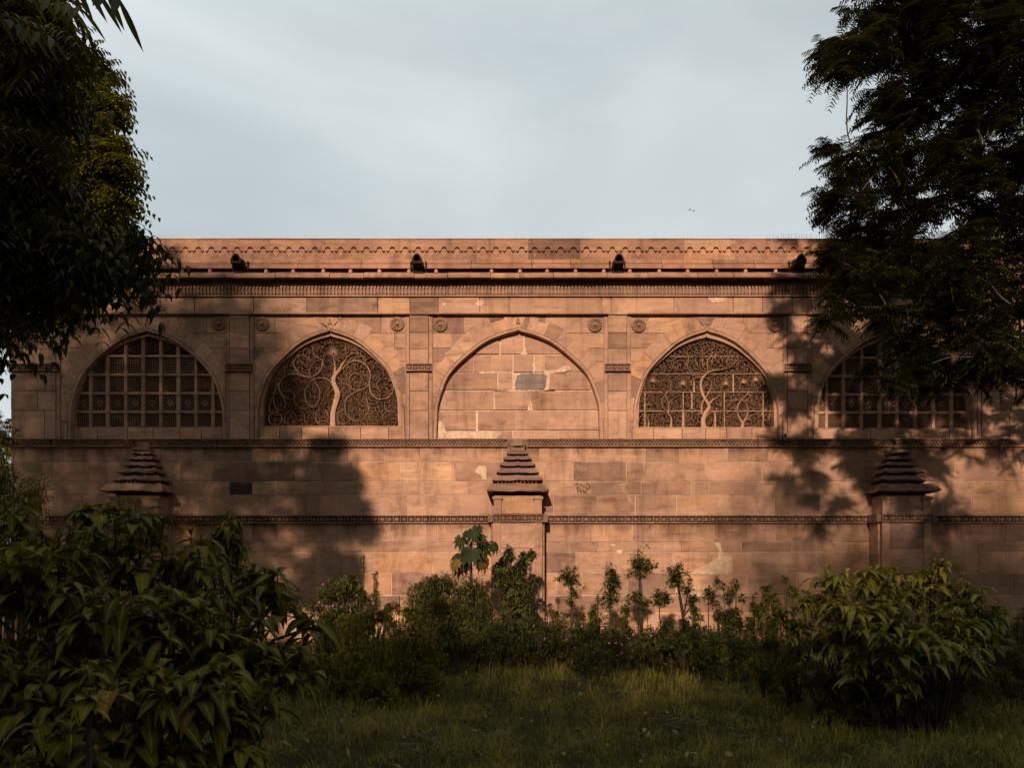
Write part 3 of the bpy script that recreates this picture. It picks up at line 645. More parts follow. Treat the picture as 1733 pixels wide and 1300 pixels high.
# ---- carved screens
def inside(x, z, A, m=0.0): return z > A[2] + m and z < arch_z(x, *A) - m
def frame_ring(mb, A, o0, o1, y0, y1, col):
    a = arch(A[0], A[1] + o0 * S, A[2], A[3] + o0 * S); b = arch(A[0], A[1] + o1 * S, A[2], A[3] + o1 * S); n = len(a)
    vs = [(x, y1, z) for x, z in a] + [(x, y0, z) for x, z in a] + [(x, y0, z) for x, z in b] + [(x, y1, z) for x, z in b]
    mb.add(vs, [(q * n + k, q * n + k + 1, (q + 1) * n + k + 1, (q + 1) * n + k) for q in range(3) for k in range(n - 1)], col)
def tree_screen(i, ox, oy, sc, stems, vines, palms, rails, sd, label):
    c, hw, ap, wh, wb, wa = BAYS[i]; A = (wx(c), wh * S, wz(wb), (wb - wa) * S)
    r = random.Random(sd); T = lambda p: (wx(ox + p[0] / sc), wz(oy + p[1] / sc))
    scr = MB(); frame_ring(scr, A, 8, -.3, .10, .30, (.55, .4, 0))
    scr.box(A[0] - A[1] - .06, A[0] + A[1] + .06, .09, .30, wz(wb + 2), wz(wb - .2), (.6, .4, 0))
    so_ = scr.build('carved_screen', M_wall, B, label)
    # filler of leaves and flowers
    fl = MB(); p = 3.2 * S; pts = []
    z = A[2] + p * .4; row = 0
    while z < A[2] + A[3]:
        x = A[0] - A[1] + (p / 2 if row % 2 else 0)
        while x < A[0] + A[1]:
            q = (x + r.uniform(-.3, .3) * p, z + r.uniform(-.3, .3) * p)
            if inside(q[0], q[1], A, .0): pts.append(q)
            x += p
        z += p * .88; row += 1
    for q in pts:
        k = r.choice([5, 6, 6, 4]); rr = p * r.uniform(.18, .28); a0 = r.uniform(0, PI); el = r.uniform(.6, 1.0); ca, sa = math.cos(a0), math.sin(a0)
        y0 = .175 + r.uniform(-.012, .012); cc = (r.uniform(.38, .85), r.random(), 0)
        poly = [(rr * math.cos(2 * PI * j / k), rr * el * math.sin(2 * PI * j / k)) for j in range(k)]
        fl.prism([(q[0] + a * ca - b * sa, q[1] + a * sa + b * ca) for a, b in poly], y0, .205, cc)
        for _ in range(1):
            g = r.uniform(0, 2 * PI); L = p * r.uniform(.55, .9); m_ = (q[0] + L * .55 * math.cos(g), q[1] + L * .55 * math.sin(g)); e = (q[0] + L * math.cos(g + .6), q[1] + L * math.sin(g + .6))
            fl.bar(q, m_, .006, y0 + .008 + r.uniform(0, .004), .200, cc); fl.bar(m_, e, .006, y0 + .0125 + r.uniform(0, .004), .199, cc, .004)
    fl.build('leaf_filigree', M_carve, so_)
    vn = MB()
    for v in vines:
        wv = v[0]; pl = [T(q) for q in v[1]]; pl = cat(pl, 6); n = len(pl)
        ws = [wv * S * (1 - .45 * k / n) for k in range(n)]; vn.ribbon(pl, ws, .147 + r.uniform(-.004, .004), .19, (r.uniform(.75, .95), r.random(), 0), .010)
    vn.build('vine_scrolls', M_wall, so_)
    tk = MB()
    for st in stems:
        pl = cat([T(q[:2]) + (q[2] * .74 / sc * S,) for q in st], 5)
        tk.ribbon([q[:2] for q in pl], [q[2] for q in pl], .120, .19, (.68, r.random(), 0), .018)
    for (x, y, n_, L, a0, a1) in palms:
        for k in range(n_):
            g = math.radians(a0 + (a1 - a0) * k / (n_ - 1)); L_ = L * r.uniform(.85, 1.05)
            dr = abs(math.cos(g)) * L_ * .35
            pl = cat([T((x, y)), T((x + .5 * L_ * math.cos(g), y - .5 * L_ * math.sin(g))), T((x + L_ * math.cos(g), y - L_ * math.sin(g) + dr))], 4)
            tk.ribbon(pl, [1.1 * S * (1 - .7 * j / len(pl)) for j in range(len(pl))], .135 + .0006 * k, .18, (.6, r.random(), 0), .006)
        tk.prism([(T((x, y))[0] + 1.7 * S * math.cos(j), T((x, y))[1] + 1.7 * S * math.sin(j)) for j in range(6)], .120, .18, (.65, .2, 0))
    tk.build('carved_tree', M_wall, so_)
    rl = MB()
    for (x0, y0, x1, y1, w_) in rails: rl.bar(T((x0, y0)), T((x1, y1)), w_ * .75 / sc * S, .153, .20, (.5, r.random(), 0))
    if rails: rl.build('rail', M_wall, so_)
def circ(x, y, rx, ry=None, a0=0, a1=330, n=9):
    ry = ry or rx; return [(x + rx * math.cos(math.radians(a0 + (a1 - a0) * k / n)), y - ry * math.sin(math.radians(a0 + (a1 - a0) * k / n))) for k in range(n + 1)]
W2 = 1.35; W1 = 1.0
tree_screen(1, 420, 520, 5.097,
    [[(717, 1022, 62), (719, 900, 52), (745, 800, 56), (758, 735, 58), (737, 672, 46), (722, 620, 44), (738, 572, 36), (775, 530, 30), (797, 482, 22), (826, 450, 14)], [(735, 575, 28), (738, 500, 18), (728, 445, 12), (722, 395, 9)]],
    [(W2, [(722, 665), (680, 615), (600, 597), (520, 630), (470, 720), (490, 810), (545, 850), (590, 800), (602, 720), (575, 650), (525, 595), (515, 540), (540, 480), (610, 440), (690, 450), (735, 500)]),
     (W2, [(625, 440), (620, 500), (580, 560), (520, 585), (440, 565), (380, 500), (380, 440), (430, 405), (480, 410), (520, 450)]),
     (W2, [(520, 590), (460, 582), (390, 560), (300, 580), (245, 650), (260, 720), (320, 775), (370, 780), (380, 740), (340, 710), (280, 710)]),
     (W1, [(445, 690), (385, 760), (390, 820), (450, 860), (540, 850), (620, 855), (670, 800), (690, 740), (730, 705)]),
     (W1, [(240, 640), (200, 740), (205, 830), (250, 882), (300, 840), (285, 770), (240, 730), (190, 760), (160, 850), (180, 905), (250, 915), (350, 885), (420, 865), (465, 920), (480, 980), (540, 960), (545, 870)]),
     (W1, circ(215, 950, 58, 58, 60, 400)), (W1, circ(345, 950, 52, 58, 20, 380)), (W1, circ(430, 925, 80, 62, 200, -60)), (W1, circ(520, 945, 55, 62, 120, 420)), (W1, circ(618, 935, 56, 68, 100, 440)),
     (W2, [(800, 522), (840, 470), (920, 445), (1000, 480), (1040, 560), (1030, 640), (980, 690), (900, 725), (840, 770), (820, 850), (840, 930), (910, 970), (980, 950), (1025, 880), (1010, 820), (960, 800)]),
     (W2, [(1030, 650), (1050, 730), (1110, 780), (1190, 770), (1240, 710), (1240, 640), (1190, 605), (1120, 620), (1100, 670), (1130, 720)]),
     (W1, [(975, 692), (900, 700), (858, 650), (870, 580), (930, 560), (972, 600), (960, 650)]), (W1, [(860, 660), (800, 640), (778, 590), (800, 560)]),
     (W2, [(815, 450), (870, 390), (940, 380), (985, 430), (980, 490), (930, 525)]), (W1, [(900, 440), (930, 400), (925, 350), (890, 320)]),
     (W2, [(625, 440), (560, 400), (540, 345), (560, 310)]), (W1, [(625, 445), (640, 400), (690, 380), (722, 392), (770, 380), (800, 410), (805, 450)]), (W1, [(630, 450), (640, 500), (680, 525)]),
     (W1, circ(1050, 470, 52, 50, 200, -100)), (W1, circ(1110, 560, 50, 62, 100, -160)), (W1, circ(1065, 770, 60, 58, 180, 440)), (W1, circ(1090, 945, 62, 60, 200, -140)), (W1, circ(1215, 948, 68, 64, 180, -160)), (W1, circ(1225, 830, 60, 66, 260, -60)), (W1, circ(808, 940, 55, 62, 90, 430)),
     (1.1, [(625, 330), (660, 300), (722, 290), (790, 300), (830, 335), (832, 390)]), (1.1, [(625, 330), (612, 370)])],
    [(722, 385, 17, 100, -5, 185), (722, 385, 7, 70, 200, 340)], [], 21, 'tree of life stone screen with one winding trunk and spiralling vines')
rails = [(290, 760, 290, 1095, 13), (645, 765, 645, 930, 9), (645, 925, 645, 1095, 26), (940, 940, 940, 1095, 18), (1025, 765, 1025, 1095, 12), (1108, 600, 1108, 762, 16), (1385, 765, 1385, 1095, 13), (725, 760, 725, 925, 14), (745, 640, 745, 760, 16), (300, 595, 1370, 595, 6), (250, 765, 1420, 765, 7), (222, 940, 1465, 940, 9), (520, 433, 1160, 433, 8)]
tree_screen(3, 1040, 520, 5.416,
    [[(835, 1098, 66), (825, 1030, 48), (850, 960, 50), (882, 900, 36), (850, 840, 32), (820, 780, 32), (805, 700, 26), (818, 640, 24), (870, 590, 20), (930, 565, 16), (1000, 560, 12), (1080, 535, 9), (1150, 460, 7)],
     [(812, 970, 20), (815, 880, 20), (850, 820, 18), (895, 740, 14), (900, 680, 12), (860, 640, 11), (800, 635, 10), (730, 655, 8), (716, 705, 7)], [(870, 900, 20), (920, 835, 14), (965, 812, 10), (985, 785, 8)],
     [(528, 1096, 26), (532, 1010, 18), (505, 960, 16), (508, 880, 12), (480, 800, 11), (522, 740, 8), (532, 655, 6)], [(505, 962, 12), (460, 910, 10), (445, 840, 10), (482, 790, 9), (445, 745, 7)],
     [(1185, 1096, 36), (1190, 1055, 26), (1150, 980, 16), (1145, 900, 14), (1182, 840, 11), (1240, 780, 9), (1245, 735, 7)], [(1195, 1055, 20), (1240, 965, 14), (1230, 885, 12), (1182, 842, 10), (1145, 780, 7)],
     [(320, 1096, 20), (325, 1040, 14), (300, 990, 8)]],
    [(W1, [(855, 805), (900, 770), (970, 770), (990, 800)]), (W1, [(870, 590), (820, 560), (770, 510), (762, 460), (800, 430), (850, 445)]), (W1, [(875, 585), (868, 480), (905, 430), (910, 370)]),
     (W1, [(820, 632), (740, 605), (690, 545), (680, 480), (720, 440), (800, 432)]), (W1, [(830, 525), (820, 440), (830, 350)]), (W1, [(835, 415), (900, 370), (980, 370)]), (W1, [(640, 380), (690, 430), (690, 500)]),
     (W1, [(530, 480), (600, 440), (680, 450), (715, 480)]), (W1, [(875, 640), (930, 610), (965, 590)]), (W1, [(880, 690), (850, 710), (830, 740)]), (W1, [(800, 880), (750, 840), (700, 820), (670, 840)]),
     (W1, [(800, 1000), (760, 965), (700, 970), (680, 1010)]), (W1, [(860, 990), (900, 955), (950, 965), (970, 1000)]), (W1, [(900, 850), (950, 830), (990, 850), (990, 890), (960, 900)]),
     (W1, [(505, 965), (440, 965), (405, 1000)]), (W1, [(530, 960), (570, 930), (610, 960)]), (W1, [(510, 870), (560, 820), (620, 790)]), (W1, [(480, 790), (430, 770), (400, 790)]),
     (W1, [(1205, 1045), (1270, 990), (1325, 965)]), (W1, [(1182, 842), (1110, 840), (1060, 885)]), (W1, [(1190, 840), (1240, 850), (1290, 890)]), (W1, [(1170, 1040), (1110, 1000), (1070, 1010)]), (W1, circ(1410, 980, 40, 50, 180, -140)), (W1, circ(330, 830, 45, 55, 270, -30)),
     (W1, circ(1000, 440, 60, 60, 120, 400)), (W1, circ(960, 480, 50, 50, 0, 300)), (W1, circ(1100, 480, 55, 55, 180, 480)), (W1, circ(610, 520, 60, 50, 0, 300))],
    [(360, 665, 13, 62, -30, 210), (640, 690, 15, 70, -40, 220), (1035, 690, 15, 66, -40, 220), (1200, 675, 13, 50, -30, 210), (1310, 655, 13, 55, -40, 220)], rails, 33, 'stone screen with a tall twining tree between two small trees')

def grid_screen(i, vx, hy, sd, label):
    c, hw, ap, wh, wb, wa = BAYS[i]; A = (wx(c), wh * S, wz(wb), (wb - wa) * S); r = random.Random(sd)
    g = MB(); frame_ring(g, A, 3.5, -.8, .10, .36, (.5, .4, 0)); g.box(A[0] - A[1] - .02, A[0] + A[1] + .02, .13, .36, wz(wb + 1.5), wz(wb - .5), (.5, .4, 0))
    for k, px in enumerate(vx):
        x = wx(px); zt = arch_z(x, *A) - .005; w_ = (3.1 if k % 2 else 2.6) * S
        g.box(x - w_, x + w_, .15, .32, A[2] + .01, zt, (r.uniform(.4, .6), r.random(), 0), .008)
    for py in hy:
        z = wz(py); X = arch_x(z, A[1], A[2], A[3]) - .005; xs = [A[0] - X] + [wx(q) for q in vx if abs(wx(q) - A[0]) < X] + [A[0] + X]
        for a, b in zip(xs, xs[1:]):
            if b - a > .08: g.box(a + (2.9 * S if a != xs[0] else 0), b - (2.9 * S if b != xs[-1] else 0), .165, .32, z - 2.2 * S, z + 2.2 * S, (r.uniform(.4, .6), r.random(), 0), .008)
        for q in vx:     # square bosses at the crossings
            if abs(wx(q) - A[0]) < X: g.box(wx(q) - 3.8 * S, wx(q) + 3.8 * S, .138, .149, z - 3.2 * S, z + 3.2 * S, (.5, r.random(), 0))
    so_ = g.build('grid_screen', M_wall, B, label)
    XS = [c - wh] + vx + [c + wh]; YS = [wa - 8] + hy + [wb]
    for jy, (ya, yb) in enumerate(zip(YS, YS[1:])):
        for jx, (xa, xb) in enumerate(zip(XS, XS[1:])):
            x0, x1, z0, z1 = wx(xa + 2.5), wx(xb - 2.5), wz(yb - 2), wz(ya + 2); xc, zc = wx((xa + xb) / 2) , (z0 + z1) / 2
            if xb - xa > 24: pass
            if not inside(min(max(xc, A[0] - A[1] * .97), A[0] + A[1] * .97), z0 + .05, A): continue
            p = MB(); hh = (z1 - z0) / 2; ww = (x1 - x0) / 2; R_ = min(hh, 15 * S); ty = [2, 1, 0, 3, 4][jy % 5]
            if ty == 0 and r.random() < .2: ty = 3
            if jy == 4: ty = 4 if i == 4 else r.choice([4, 1, 5])
            cc = (.62, r.random(), 0); y0 = .195
            def B_(a, b, w_=.009):
                # clip by thirds so a pattern never leaves the arch
                n = max(1, int(math.hypot(b[0] - a[0], b[1] - a[1]) / .05))
                for k in range(n):
                    u = (a[0] + (b[0] - a[0]) * k / n, a[1] + (b[1] - a[1]) * k / n); v = (a[0] + (b[0] - a[0]) * (k + 1) / n, a[1] + (b[1] - a[1]) * (k + 1) / n)
                    m_ = ((u[0] + v[0]) / 2, (u[1] + v[1]) / 2)
                    if x0 - .01 <= m_[0] <= x1 + .01 and z0 - .01 <= m_[1] <= z1 + .01 and inside(m_[0], m_[1], A, .01): p.bar(u, v, w_, y0 + r.uniform(0, .002), .225, cc)
            for (a, b) in (((x0, z0), (x1, z0)), ((x1, z0), (x1, z1)), ((x1, z1), (x0, z1)), ((x0, z1), (x0, z0))): B_(a, b, .022)
            if ty == 0:
                for rr in (.95, .68, .40, .16):
                    q = [(xc + R_ * rr * math.cos(k * PI / 8), zc + R_ * rr * math.sin(k * PI / 8)) for k in range(17)]
                    for a, b in zip(q, q[1:]): B_(a, b, .010)
                for k in range(8): B_((xc + R_ * .2 * math.cos(k * PI / 4), zc + R_ * .2 * math.sin(k * PI / 4)), (xc + R_ * .95 * math.cos(k * PI / 4), zc + R_ * .95 * math.sin(k * PI / 4)), .006)
            elif ty in (1, 5):
                m_ = 6
                for k in range(1, m_): B_((x0 + 2 * ww * k / m_, z0), (x0 + 2 * ww * k / m_, z1), .010); B_((x0, z0 + 2 * hh * k / m_), (x1, z0 + 2 * hh * k / m_), .010)
            elif ty == 2:
                for rr in (.9, .6, .3):
                    q = [(xc + R_ * rr * math.cos(k * PI / 6), zc + R_ * rr * math.sin(k * PI / 6)) for k in range(13)]
                    for a, b in zip(q, q[1:]): B_(a, b, .010)
            elif ty == 3:
                for k in range(-3, 4): B_((xc + k * ww * .5 - ww, zc - hh), (xc + k * ww * .5 + ww, zc + hh), .009); B_((xc + k * ww * .5 - ww, zc + hh), (xc + k * ww * .5 + ww, zc - hh), .009)
                q = [(xc + R_ * .28 * math.cos(k * PI / 5), zc + R_ * .28 * math.sin(k * PI / 5)) for k in range(11)]
                for a, b in zip(q, q[1:]): B_(a, b, .02)
            else:
                for k in range(-5, 6): B_((xc + k * ww * .3 - ww, zc - hh), (xc + k * ww * .3 + ww, zc + hh), .007)
                for k in range(-3, 4): B_((xc + k * ww * .5 - ww, zc + hh), (xc + k * ww * .5 + ww, zc - hh), .004)
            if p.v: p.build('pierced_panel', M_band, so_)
grid_screen(0, [146, 175, 206, 236, 266, 296, 326, 355.5], [599, 631, 663, 695], 5, 'stone screen of square pierced panels in shade at the left end')
grid_screen(4, [1404, 1433, 1464, 1495, 1525, 1556, 1587, 1618], [602, 633.5, 665, 696], 9, 'stone screen of square pierced panels partly behind the right tree')

# ---- room behind the wall
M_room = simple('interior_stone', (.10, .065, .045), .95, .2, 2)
mb = MB(); x0, x1 = wx(XL) + .02, wx(XR) - .02; zt = wz(412)
mb.box(x0, x0 + .4, .42, 9.5, -.2, zt, (.4, .3, 0)); mb.box(x1 - .4, x1, .42, 9.5, -.2, zt, (.4, .3, 0)); mb.box(x0, x1, 9.51, 9.9, -.2, zt, (.4, .3, 0))
mb.build('side_and_rear_walls', M_wall, B)
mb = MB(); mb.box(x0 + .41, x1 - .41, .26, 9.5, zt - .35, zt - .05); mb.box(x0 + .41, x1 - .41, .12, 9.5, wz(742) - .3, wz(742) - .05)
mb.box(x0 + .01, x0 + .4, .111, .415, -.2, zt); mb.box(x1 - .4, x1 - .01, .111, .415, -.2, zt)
mb.build('roof', M_room, B)

# ---- buttresses with stepped stone roofs
def buttress(px, top, jitter, lab):
    bx = wx(px); D = .47
    base = MB()
    def blocks(hx, d0, y0px, y1px, rows):
        zs_ = [wz(y0px) + (wz(y1px) - wz(y0px)) * k / rows for k in range(rows + 1)]
        for a, b in zip(zs_[1:], zs_):
            base.box(bx - hx, bx + hx, -d0, -.001, min(a, b) + .004, max(a, b) - .004, tint(.36, .68), .006)
    blocks(.49, D, 886.5, 1100, 5); blocks(.53, D - .07, 886.5, 1100, 4); blocks(.47, D - .03, 842, 872.5, 1)
    for sx in (-1, 1): base.box(bx + sx * .40 - .075, bx + sx * .40 + .075, -D - .018, -D + .05, wz(872.5), wz(849), (.5, .4, 0), .005); base.box(bx + sx * .40 - .10, bx + sx * .40 + .10, -D - .04, -D + .05, wz(848.9), wz(844), (.45, .4, 0), .01); base.box(bx + sx * .41 - .075, bx + sx * .41 + .075, -D - .016, -D + .05, wz(1100), wz(887), (.5, .7, 0), .005)
    bo = base.build('buttress', M_wall, B, lab)
    bd = MB(); flowerband(bd, bx - .50, bx + .50, wz(886), wz(873), -D - .05, -D)
    for sx in (-1, 1): bd.box(bx + sx * .545 - .045 , bx + sx * .545 + .045, -D - .0, -.0515, wz(886), wz(873), (.4, .3, 0))
    bd.build('flower_band', M_band, bo)
    rf = MB()
    # (half width px, proud m, top py, bottom py)
    T_ = [(18, .24, 761, 768.5), (24, .30, 771, 778), (30, .36, 781, 788.5), (36, .43, 791.5, 800.5), (43, .50, 804, 813.5), (52, .61, 818, 832)]
    for k, (hw_, pr, ya, yb) in enumerate(T_):
        hx = hw_ * S * .975; za, zb = wz(ya, pr), wz(yb, pr); n = 10; j = lambda s: rnd.uniform(-s, s)
        th = .028; cols_ = []
        # sloping slab: inner top edge, outer lip, lip bottom, soffit
        def ringpts(h, p, z, jj):
            return [(bx - h + j(jj), 0, z + j(jj)), (bx - h + j(jj), -p * .5 + j(jj), z + j(jj))] + [(bx - h + 2 * h * q / n + j(jj), -p + j(jj), z + j(jj) + (.012 if q % 5 in (0,) else 0)) for q in range(n + 1)] + [(bx + h + j(jj), -p * .5 + j(jj), z + j(jj)), (bx + h + j(jj), 0, z + j(jj))]
        R1 = ringpts(hx - .085, pr - .10, za, jitter * .5); R2 = ringpts(hx, pr, zb + th, jitter); R3 = ringpts(hx, pr - .005, zb, jitter); R4 = ringpts(hx - .12, pr - .13, zb + .01, 0)
        ctr = ringpts(.02, .02, za, 0); m_ = len(R1)
        cc = (rnd.uniform(.4, .62), rnd.random(), 0)
        rf.add(ctr + R1 + R2 + R3 + R4, [(q * m_ + a, q * m_ + a + 1, (q + 1) * m_ + a + 1, (q + 1) * m_ + a) for q in range(4) for a in range(m_ - 1)], cc)
        # recessed neck between slabs
        nb = wz(T_[k + 1][2], T_[k + 1][1]) if k < 5 else wz(846, .5)
        ins = .13 if k < 5 else .20
        rf.box(bx - hx + ins, bx + hx - ins, -pr + ins + .02, -.002, nb - .01, zb + .02, (.08, .4, 0))
        if k == 4:
            q = -hx + .1
            while q < hx - .1: rf.box(bx + q, bx + q + .03, -pr + .07, -pr + .11, zb - .045, zb - .002, (.35, .3, 0)); q += .075
    rf.build('stepped_roof', M_band, bo)
    fn = MB(); zt_ = wz(761, .25)
    if top == 'cap':
        fn.box(bx - .14, bx + .14, -.19, -.061, zt_ - .02, zt_ + .07, (.4, .3, 0)); fn.lathe_z([(.001, .17), (.10, .165), (.155, .13), (.17, .09), (.16, .071), (.001, .07)], 12, (.6, .3, 0), (bx, -.10, zt_))
        fn.box(bx - .10, bx + .10, -.2, -.062, zt_ + .10, zt_ + .20, (.6, .3, 0), .02)
    elif top == 'stub':
        fn.box(bx - .16, bx + .16, -.24, -.061, zt_ - .02, zt_ + .05, (.5, .3, 0), .02); fn.box(bx - .12, bx + .12, -.15, -.061, zt_ + .0505, zt_ + .17, (.55, .3, 0), .02)
    else:
        fn.lathe_z([(.001, .44), (.02, .42), (.03, .38), (.015, .36), (.05, .34), (.06, .31), (.04, .29), (.085, .27), (.09, .24), (.06, .22), (.06, .15), (.12, .12), (.14, .09), (.10, .05), (.19, .01), (.20, -.03), (.001, -.05)], 14, (.5, .3, 0), (bx, -.17, zt_ - .04))
    fn.build('finial', M_band, bo)
buttress(246.5, 'stub', .018, 'shaded stone buttress with broken stepped roof at the left')
buttress(876, 'cap', .006, 'sunlit stone buttress with stepped roof under the middle arch')
buttress(1514.5, 'finial', .009, 'shaded stone buttress with stepped roof and finial at the right')

# ================================================================== FOLIAGE TOOLS
UP = np.array([0, 0, 1.0])
def nrm(a): return a / np.maximum(np.linalg.norm(a, axis=-1, keepdims=True), 1e-9)
WPROF = {2: [1, .3], 3: [.35, 1, .02], 4: [.25, 1, .8, .02], 6: [.08, .58, .95, 1, .62, .01], 7: [.08, .5, .88, 1, .86, .5, .01]}
def leaf_arrays(P, D, L, W, K=3, droop=.25, fold=.18, side=None, curl=None):
    """N leaves: base P, direction D, length L, width W -> verts, quads. Each is a folded blade bending downwards."""
    N_ = len(P); D = nrm(D); L = np.broadcast_to(L, N_)[:, None]; W = np.broadcast_to(W, N_)[:, None]
    droop = np.broadcast_to(droop, N_)[:, None]
    Sd = np.cross(D, UP) if side is None else side
    Sd = nrm(Sd + 1e-4); Nm = nrm(np.cross(Sd, D)); V = np.zeros((N_, K, 3, 3), np.float32)
    for k in range(K):
        s = k / (K - 1); w_ = WPROF[K][k] if K in WPROF else math.sin(PI * min(1, s + .05))
        mid = P + D * L * s * (1 - .15 * droop * s) - UP * L * droop * s * s
        if curl is not None: mid = mid + Sd * curl[:, None] * L * s * s
        V[:, k, 1] = mid
        V[:, k, 0] = mid - Sd * W * w_ * .5 + Nm * W * w_ * fold
        V[:, k, 2] = mid + Sd * W * w_ * .5 + Nm * W * w_ * fold
    q = []
    for k in range(K - 1):
        for e in (0, 1): q.append((k * 3 + e, k * 3 + e + 1, (k + 1) * 3 + e + 1, (k + 1) * 3 + e))
    q = np.array(q, np.int32); Q = (q[None] + (np.arange(N_) * K * 3)[:, None, None]).reshape(-1, 4)
    return V.reshape(-1, 3), Q
class LF:
    def __init__(s): s.V = []; s.Q = []; s.C = []; s.n = 0
    def add(s, P, D, L, W, K=3, shade=None, old=0.0, **kw):
        if len(P) == 0: return
        V, Q = leaf_arrays(np.asarray(P, float), np.asarray(D, float), L, W, K, **kw)
        N_ = len(P); sh = rng.uniform(0, 1, N_) if shade is None else np.clip(shade, 0, 1)
        od = (rng.uniform(0, 1, N_) < old).astype(float) * rng.uniform(.4, 1, N_)
        c = np.stack([sh, od, np.zeros(N_)], 1); c = np.repeat(c, K * 3, 0); c[1::3, 2] = 1.0
        s.V.append(V); s.Q.append(Q + s.n); s.C.append(c); s.n += len(V)
    def build(s, name, mat, parent):
        return np_mesh(name, np.concatenate(s.V), np.concatenate(s.Q), np.concatenate(s.C), mat, parent)
def rand_dirs(n, zb=0.0):
    v = rng.normal(size=(n, 3)); v[:, 2] += zb; return nrm(v)
def in_ball(n, bias=.5):
    v = nrm(rng.normal(size=(n, 3))); return v * (rng.uniform(0, 1, n) ** bias)[:, None]
def fronds(lf, P, D, L, m, ll, lw, K=2, droop=.3, fdroop=.3, shade=None, old=0.0, ang=.45, curl=0.0):
    """compound leaves: m pairs of leaflets on each midrib"""
    n = len(P); D = nrm(D); Sd = nrm(np.cross(D, UP) + 1e-4); sh = rng.uniform(0, 1, n) if shade is None else shade
    for j in range(m):
        s = (j + .8) / m; p = P + D * (L * s)[:, None] - UP * (L * fdroop * s * s)[:, None]; tp = math.sin(PI * (.18 + .72 * s)) ** .6
        dd = nrm(D - UP * (2 * fdroop * s))
        for sg in (1, -1):
            d = Sd * sg + dd * ang + rng.normal(0, .12, (n, 3))
            lf.add(p, d, ll * tp * rng.uniform(.85, 1.15, n), lw, K, shade=sh + rng.uniform(-.1, .1, n), old=old, droop=droop + rng.uniform(-.08, .12, n), fold=.12, curl=(np.full(n, curl) * sg) if curl else None)
    return
def limb(mb, a, b, r0, r1, wob=.08, n=7, k=6):
    a, b = Vector(a), Vector(b); L = (b - a).length; ph = [rnd.uniform(0, 6) for _ in range(3)]
    pts = [a.lerp(b, i / n) + Vector((math.sin(ph[0] + 4 * i / n), math.sin(ph[1] + 5 * i / n), math.sin(ph[2] + 4.4 * i / n) * .6 + .9 * math.sin(PI * i / n))) * (wob * L * math.sin(PI * i / n)) for i in range(n + 1)]
    mb.tube(pts, [r0 + (r1 - r0) * i / n for i in range(n + 1)], k); return pts

# ================================================================== TREES
def px_tree(name, label, base, fork, clumps, mat, barkmat, frond_fn, group=None, trunk_r=.2, twigs=5):
    """clumps: (px, py, r px, distance m, number of fronds)"""
    base = Vector(base); T = thing(name, label, 'tree', base, group); tr = MB(); lf = LF(); fork = Vector(fork) - base
    limb(tr, (0, 0, -.1), fork, trunk_r, trunk_r * .62, .05, 8, 10)
    nodes = [(fork, trunk_r * .55)]
    order = sorted(clumps, key=lambda k: (P3(k[0], k[1], k[3]) - base - fork).length)
    for (px, py, r, dist, n) in order:
        c = P3(px, py, dist) - base; R_ = r / F * dist
        near = min(nodes, key=lambda q: (q[0] - c).length * (1.0 + .4 * (q[1] < .012))); r1 = max(.008, near[1] * .62)
        limb(tr, near[0], c, max(r1, .012), r1 * .8, .045, 7, 6); nodes.append((c, r1 * .9))
        tw = max(3, n // 9); tq = in_ball(tw, .42) * np.array([R_, R_ * 1.15, R_ * .9]) * 1.06; td = nrm(tq + rng.normal(0, .35 * R_, (tw, 3)))
        pk = rng.integers(tw, size=n); q = tq[pk] - td[pk] * rng.uniform(0, .22, n)[:, None]; Pp = q + np.array(c)
        Dd = td[pk] * .8 + rng.normal(0, .55, (n, 3)); Dd[:, 2] = Dd[:, 2] * .5 - .02
        frond_fn(lf, Pp, Dd)
        for k in range(twigs):
            e = Vector(Pp[rng.integers(n)]); limb(tr, c, e, .010, .004, .08, 3, 4)
    tr.build('trunk', barkmat, T, smooth=True); lf.build('crown', mat, T); return T
# feathery tree on the right
def feather(lf, P, D):
    n = len(P); fronds(lf, P, D, rng.uniform(.26, .42, n), 10, .115, .026, 2, droop=.25, fdroop=.32, shade=rng.beta(1.6, 3.2, n), ang=.35, old=.004)
RC = []
for (px, py, r) in [(1490, 20, 55), (1452, 60, 40), (1408, 92, 33), (1425, 115, 22), (1560, 50, 70), (1640, 60, 75), (1720, 70, 70), (1490, 120, 52), (1540, 165, 50), (1505, 205, 42), (1610, 150, 60), (1690, 160, 70), (1590, 235, 55), (1520, 265, 45), (1660, 250, 65), (1730, 250, 50),
                    (1410, 255, 22), (1445, 262, 30), (1475, 290, 42), (1412, 325, 24), (1432, 350, 32), (1490, 365, 50), (1560, 340, 60), (1640, 345, 65), (1720, 350, 55), (1470, 400, 42),
                    (1395, 430, 22), (1425, 450, 36), (1475, 470, 46), (1540, 440, 60), (1620, 440, 65), (1700, 440, 60), (1412, 500, 24), (1440, 520, 22), (1500, 520, 36), (1570, 520, 50), (1650, 530, 60), (1720, 520, 50),
                    (1530, 570, 36), (1600, 590, 48), (1670, 600, 50), (1725, 590, 35), (1480, 625, 18), (1505, 645, 16), (1590, 645, 26), (1640, 640, 26), (1560, 620, 30), (1700, 625, 28), (1405, 545, 10)]:
    RC.append((px, py, r, rnd.uniform(11.2, 13.2), int(r * r * .058) + 14))
for (px, py, r) in [(1800, 60, 120), (1830, 250, 130), (1810, 430, 120), (1900, 560, 110), (1800, 600, 80), (1560, -60, 90), (1680, -80, 100), (1820, -120, 120)]: RC.append((px, py, r, rnd.uniform(11, 13.5), int(r * r * .035)))
